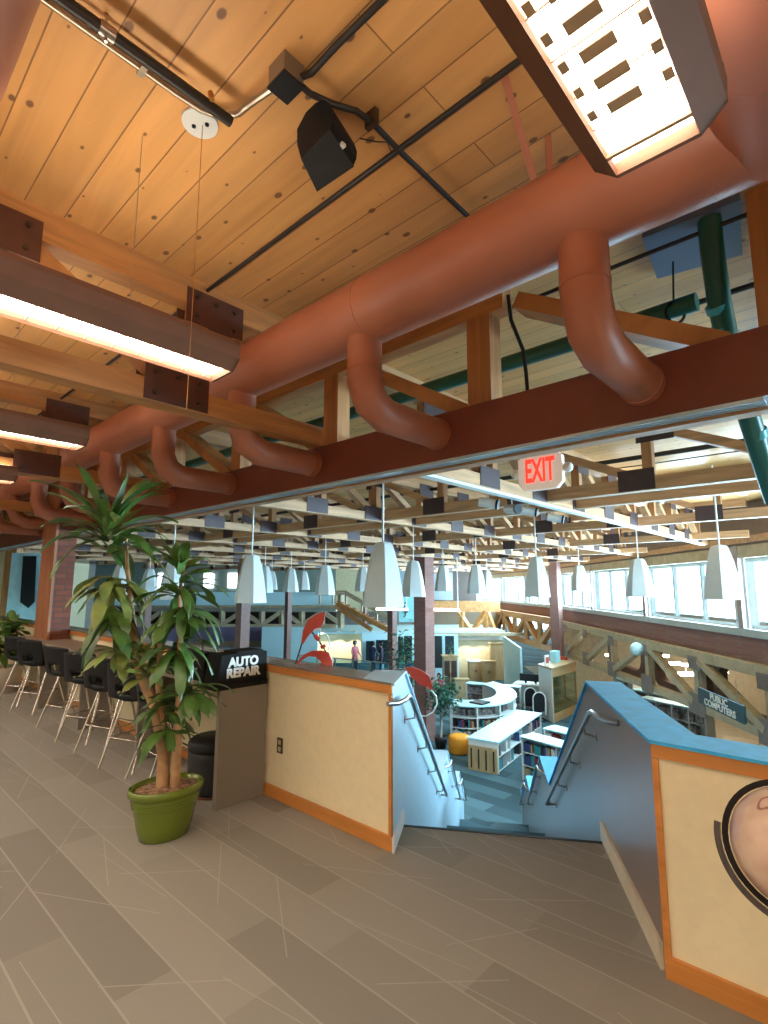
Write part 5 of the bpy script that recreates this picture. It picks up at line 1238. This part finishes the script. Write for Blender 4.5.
# railing of the raised level with the two people
RZ = -2.72
b = MB(); a = D(280, 672, 25.2); c_ = D(380, 672, 25.2); b.slab(a, c_, 6.2, LOW, RZ); struct('floor_raised', b, M_lcarpet)
r = thing('glass_railing', 'glass railing along the raised floor in front of the two people', 'railing', D(340, 672, 25.4))
b = MB(); b.bar(D(300, 655, 25.4), D(388, 663, 25.3), .05, .05); b.build('top_rail', M_steel, r)
b = MB(); b.slab(D(300, 655, 25.4), D(388, 663, 25.3), .02, RZ, (D(300, 655, 25.4).z, D(388, 663, 25.3).z)); b.build('glass_panel', glass_mat('rail_glass', (.75, .92, .95), .08), r)
for k in range(6):
    p_ = D(300, 655, 25.4).lerp(D(388, 663, 25.3), k/5); b = MB(); b.bar((p_.x, p_.y, RZ), p_, .06, .06, (1, 0, 0)); b.build('baluster', M_steel, r)

# ---- people (small, in the distance)
M_skin = mat('skin', (.50, .30, .22), .6)
def person(base, face, label, top, bottom, hair, lean=.0, reach=0, h=1.68):
    r = thing('person', label, 'person', base)
    fz = Vector((math.cos(face), math.sin(face), 0)); sd = Vector((-fz.y, fz.x, 0)); B = Vector(base); k = h/1.7
    def P(s, f, z): return B+sd*s*k+fz*(f+lean*max(0, z-.9))*k+Vector((0, 0, z*k))
    V = []; E = []; R = []
    def v(p, r1, r2=None, par=None):
        V.append(p); R.append((r1, r2 or r1)); i = len(V)-1
        if par is not None: E.append((par, i))
        return i
    pel = v(P(0, 0, .95), .145, .11); wst = v(P(0, 0, 1.12), .125, .10, pel); ch = v(P(0, 0, 1.32), .155, .11, wst); nb = v(P(0, 0, 1.44), .075, .07, ch); nk = v(P(0, .01, 1.50), .052, .05, nb); hd = v(P(0, .03, 1.60), .082, .095, nk); v(P(0, .02, 1.68), .06, .07, hd)
    for s in (-1, 1):
        sh = v(P(s*.17, 0, 1.41), .055, .055, ch); el = v(P(s*.23, .02, 1.15), .042, .042, sh); wr = v(P(s*(.20-.06*reach), .10+.22*reach, .95+.15*reach), .028, .028, el)
        hn = v(P(s*(.19-.06*reach), .14+.22*reach, .89+.15*reach), .032, .018, wr)
        for q in range(5):
            v(P(s*(.19-.06*reach)+(q-2)*.016, .16+.22*reach, .83+.15*reach+(.02 if q in (0, 4) else 0)), .009, .009, hn)
        hp = v(P(s*.09, 0, .88), .09, .09, pel); kn = v(P(s*.10, .02, .50), .06, .06, hp); an = v(P(s*.10, -.01, .09), .042, .042, kn); v(P(s*.11, .13, .04), .04, .03, an)
    me = bpy.data.meshes.new('body'); me.from_pydata([tuple(p-B) for p in V], E, []); o = bpy.data.objects.new('body', me); C.objects.link(o); o.parent = r
    sk = o.modifiers.new('skin', 'SKIN'); sv = me.skin_vertices[0].data if me.skin_vertices else None
    if sv is None:
        bm = bmesh.new(); bm.from_mesh(me); bm.verts.layers.skin.verify(); bm.to_mesh(me); bm.free(); sv = me.skin_vertices[0].data
    for i, (a, b_) in enumerate(R): sv[i].radius = (a*k, b_*k)
    sv[0].use_root = True
    ss = o.modifiers.new('sub', 'SUBSURF'); ss.levels = ss.render_levels = 1
    bpy.context.view_layer.update(); ev = bpy.data.meshes.new_from_object(o.evaluated_get(bpy.context.evaluated_depsgraph_get())); o.modifiers.clear(); o.data = ev
    ev.materials.clear(); 
    for mm in (M_skin, top, bottom): ev.materials.append(mm)
    for p in ev.polygons:
        z = p.center.z/k; lat = abs(Vector((p.center.x, p.center.y, 0)).dot(sd))/k
        p.material_index = 0 if z > 1.47 or (lat > .14 and z < 1.02+.15*reach and z > .7 and False) else (1 if z > .93 else 2)
        p.use_smooth = True
        if z < 1.0+.12*reach and lat > .165 and z > .74: p.material_index = 0
    b = MB(); b.sphere(P(0, -.005, 1.63), .105*k, 14, 10, (1, 1, 1.12)); hb = b.build('hair', hair, r)
    for vv in hb.data.vertices:
        q = vv.co+B-P(0, 0, 1.63)
        if q.dot(fz) > .05*k: vv.co -= fz*(q.dot(fz)-.05*k)
    f = MB(); 
    for s in (-1, 1): f.sphere(P(s*.032, .115, 1.615), .011*k, 6, 4)
    f.sphere(P(0, .125, 1.585), .014*k, 6, 4); f.build('face_features', M_black, r)
    return r
def feet(px, py, dd, z): a = D(px, 640, dd); return Vector((a.x, a.y, z))
fc = math.atan2(-AX[1], -AX[1])
look = math.atan2(-AY[1], -AX[1])
person(feet(355, 0, 26.3, RZ), look+.9, 'person in a pink top with dark hair behind the glass railing', mat('pink_cloth', (.75, .22, .28), .8), mat('dark_cloth', (.05, .05, .07), .8), M_black, h=1.75, reach=.6)
person(feet(373, 0, 26.2, RZ), look+2.4, 'person in a navy jacket beside the dark inner windows', mat('navy_cloth', (.03, .04, .12), .8), mat('dark_cloth', (0, 0, 0)), M_black, h=1.72, reach=.2)
person(feet(381, 0, 26.5, RZ), look-1.5, 'person in dark clothes at the right of the group behind the railing', mat('charcoal_cloth', (.05, .04, .08), .8), mat('dark_cloth', (0, 0, 0)), M_black, h=1.66, reach=.2)
person(feet(438.5, 0, 25.5, LOW+.0), look-.6, 'person in a red top leaning beside the tall brick column', mat('red_cloth', (.45, .02, .07), .8), mat('purple_cloth', (.08, .03, .12), .8), M_black, h=1.72, reach=.8)

# ================================================================== LIGHT
w = bpy.data.worlds.new('sky'); bpy.context.scene.world = w; w.use_nodes = True; nt = w.node_tree; bg = nt.nodes['Background']
bg.inputs['Color'].default_value = (.50, .80, 1., 1); bg.inputs['Strength'].default_value = 6.
def area(name, loc, size, energy, col, rot=(0, 0, 0), sy=None):
    l = bpy.data.lights.new(name, 'AREA'); l.energy = energy; l.color = col; l.size = size
    if sy: l.shape = 'RECTANGLE'; l.size_y = sy
    o = bpy.data.objects.new(name, l); C.objects.link(o); o.location = loc; o.rotation_euler = rot; return o

def wlight(p, q, e):
    p = Vector(p[:2]); q = Vector(q[:2]); u = (q-p).normalized(); n = Vector((u.y, -u.x)); m = (p+q)/2+n*.05
    l = bpy.data.lights.new('daylight', 'AREA'); l.energy = e; l.color = (.48, .80, 1.); l.shape = 'RECTANGLE'; l.size = (q-p).length-.2; l.size_y = HEAD-SILL
    o = bpy.data.objects.new('daylight', l); C.objects.link(o)
    zax = Vector((n.x, n.y, 0)); xax = Vector((u.x, u.y, 0)); yax = zax.cross(xax)
    o.matrix_world = Matrix(((xax.x, yax.x, zax.x, m.x), (xax.y, yax.y, zax.y, m.y), (xax.z, yax.z, zax.z, (SILL+HEAD)/2), (0, 0, 0, 1)))
for a, c_ in zip(posts[:-1], posts[1:]): wlight(W(a), W(c_), 350)
for k in range(3): wlight(A2+u2*(L2*k/3), A2+u2*(L2*(k+1)/3), 560)
# ================================================================== CAMERA
cam = bpy.data.cameras.new('camera'); co = bpy.data.objects.new('camera', cam); C.objects.link(co)
cam.sensor_fit = 'VERTICAL'; cam.sensor_height = 36; cam.lens = FP*36/1024; cam.clip_start = .05; cam.clip_end = 300
fwd = Vector((AX[1]*math.cos(PITCH), AY[1]*math.cos(PITCH), math.sin(PITCH))); rgt = Vector((AX[0], AY[0], 0)); upv = rgt.cross(fwd)
# roll
c_, s_ = math.cos(ROLL), math.sin(ROLL); r2 = rgt*c_+upv*s_; u2_ = -rgt*s_+upv*c_
M = Matrix(((r2.x, u2_.x, -fwd.x, 0), (r2.y, u2_.y, -fwd.y, 0), (r2.z, u2_.z, -fwd.z, H), (0, 0, 0, 1)))
co.matrix_world = M
sc = bpy.context.scene; sc.camera = co
sc.view_settings.view_transform = 'Standard'; sc.view_settings.look = 'None'; sc.view_settings.gamma = 1; sc.view_settings.exposure = 1.22; sc.view_settings.use_curve_mapping = False
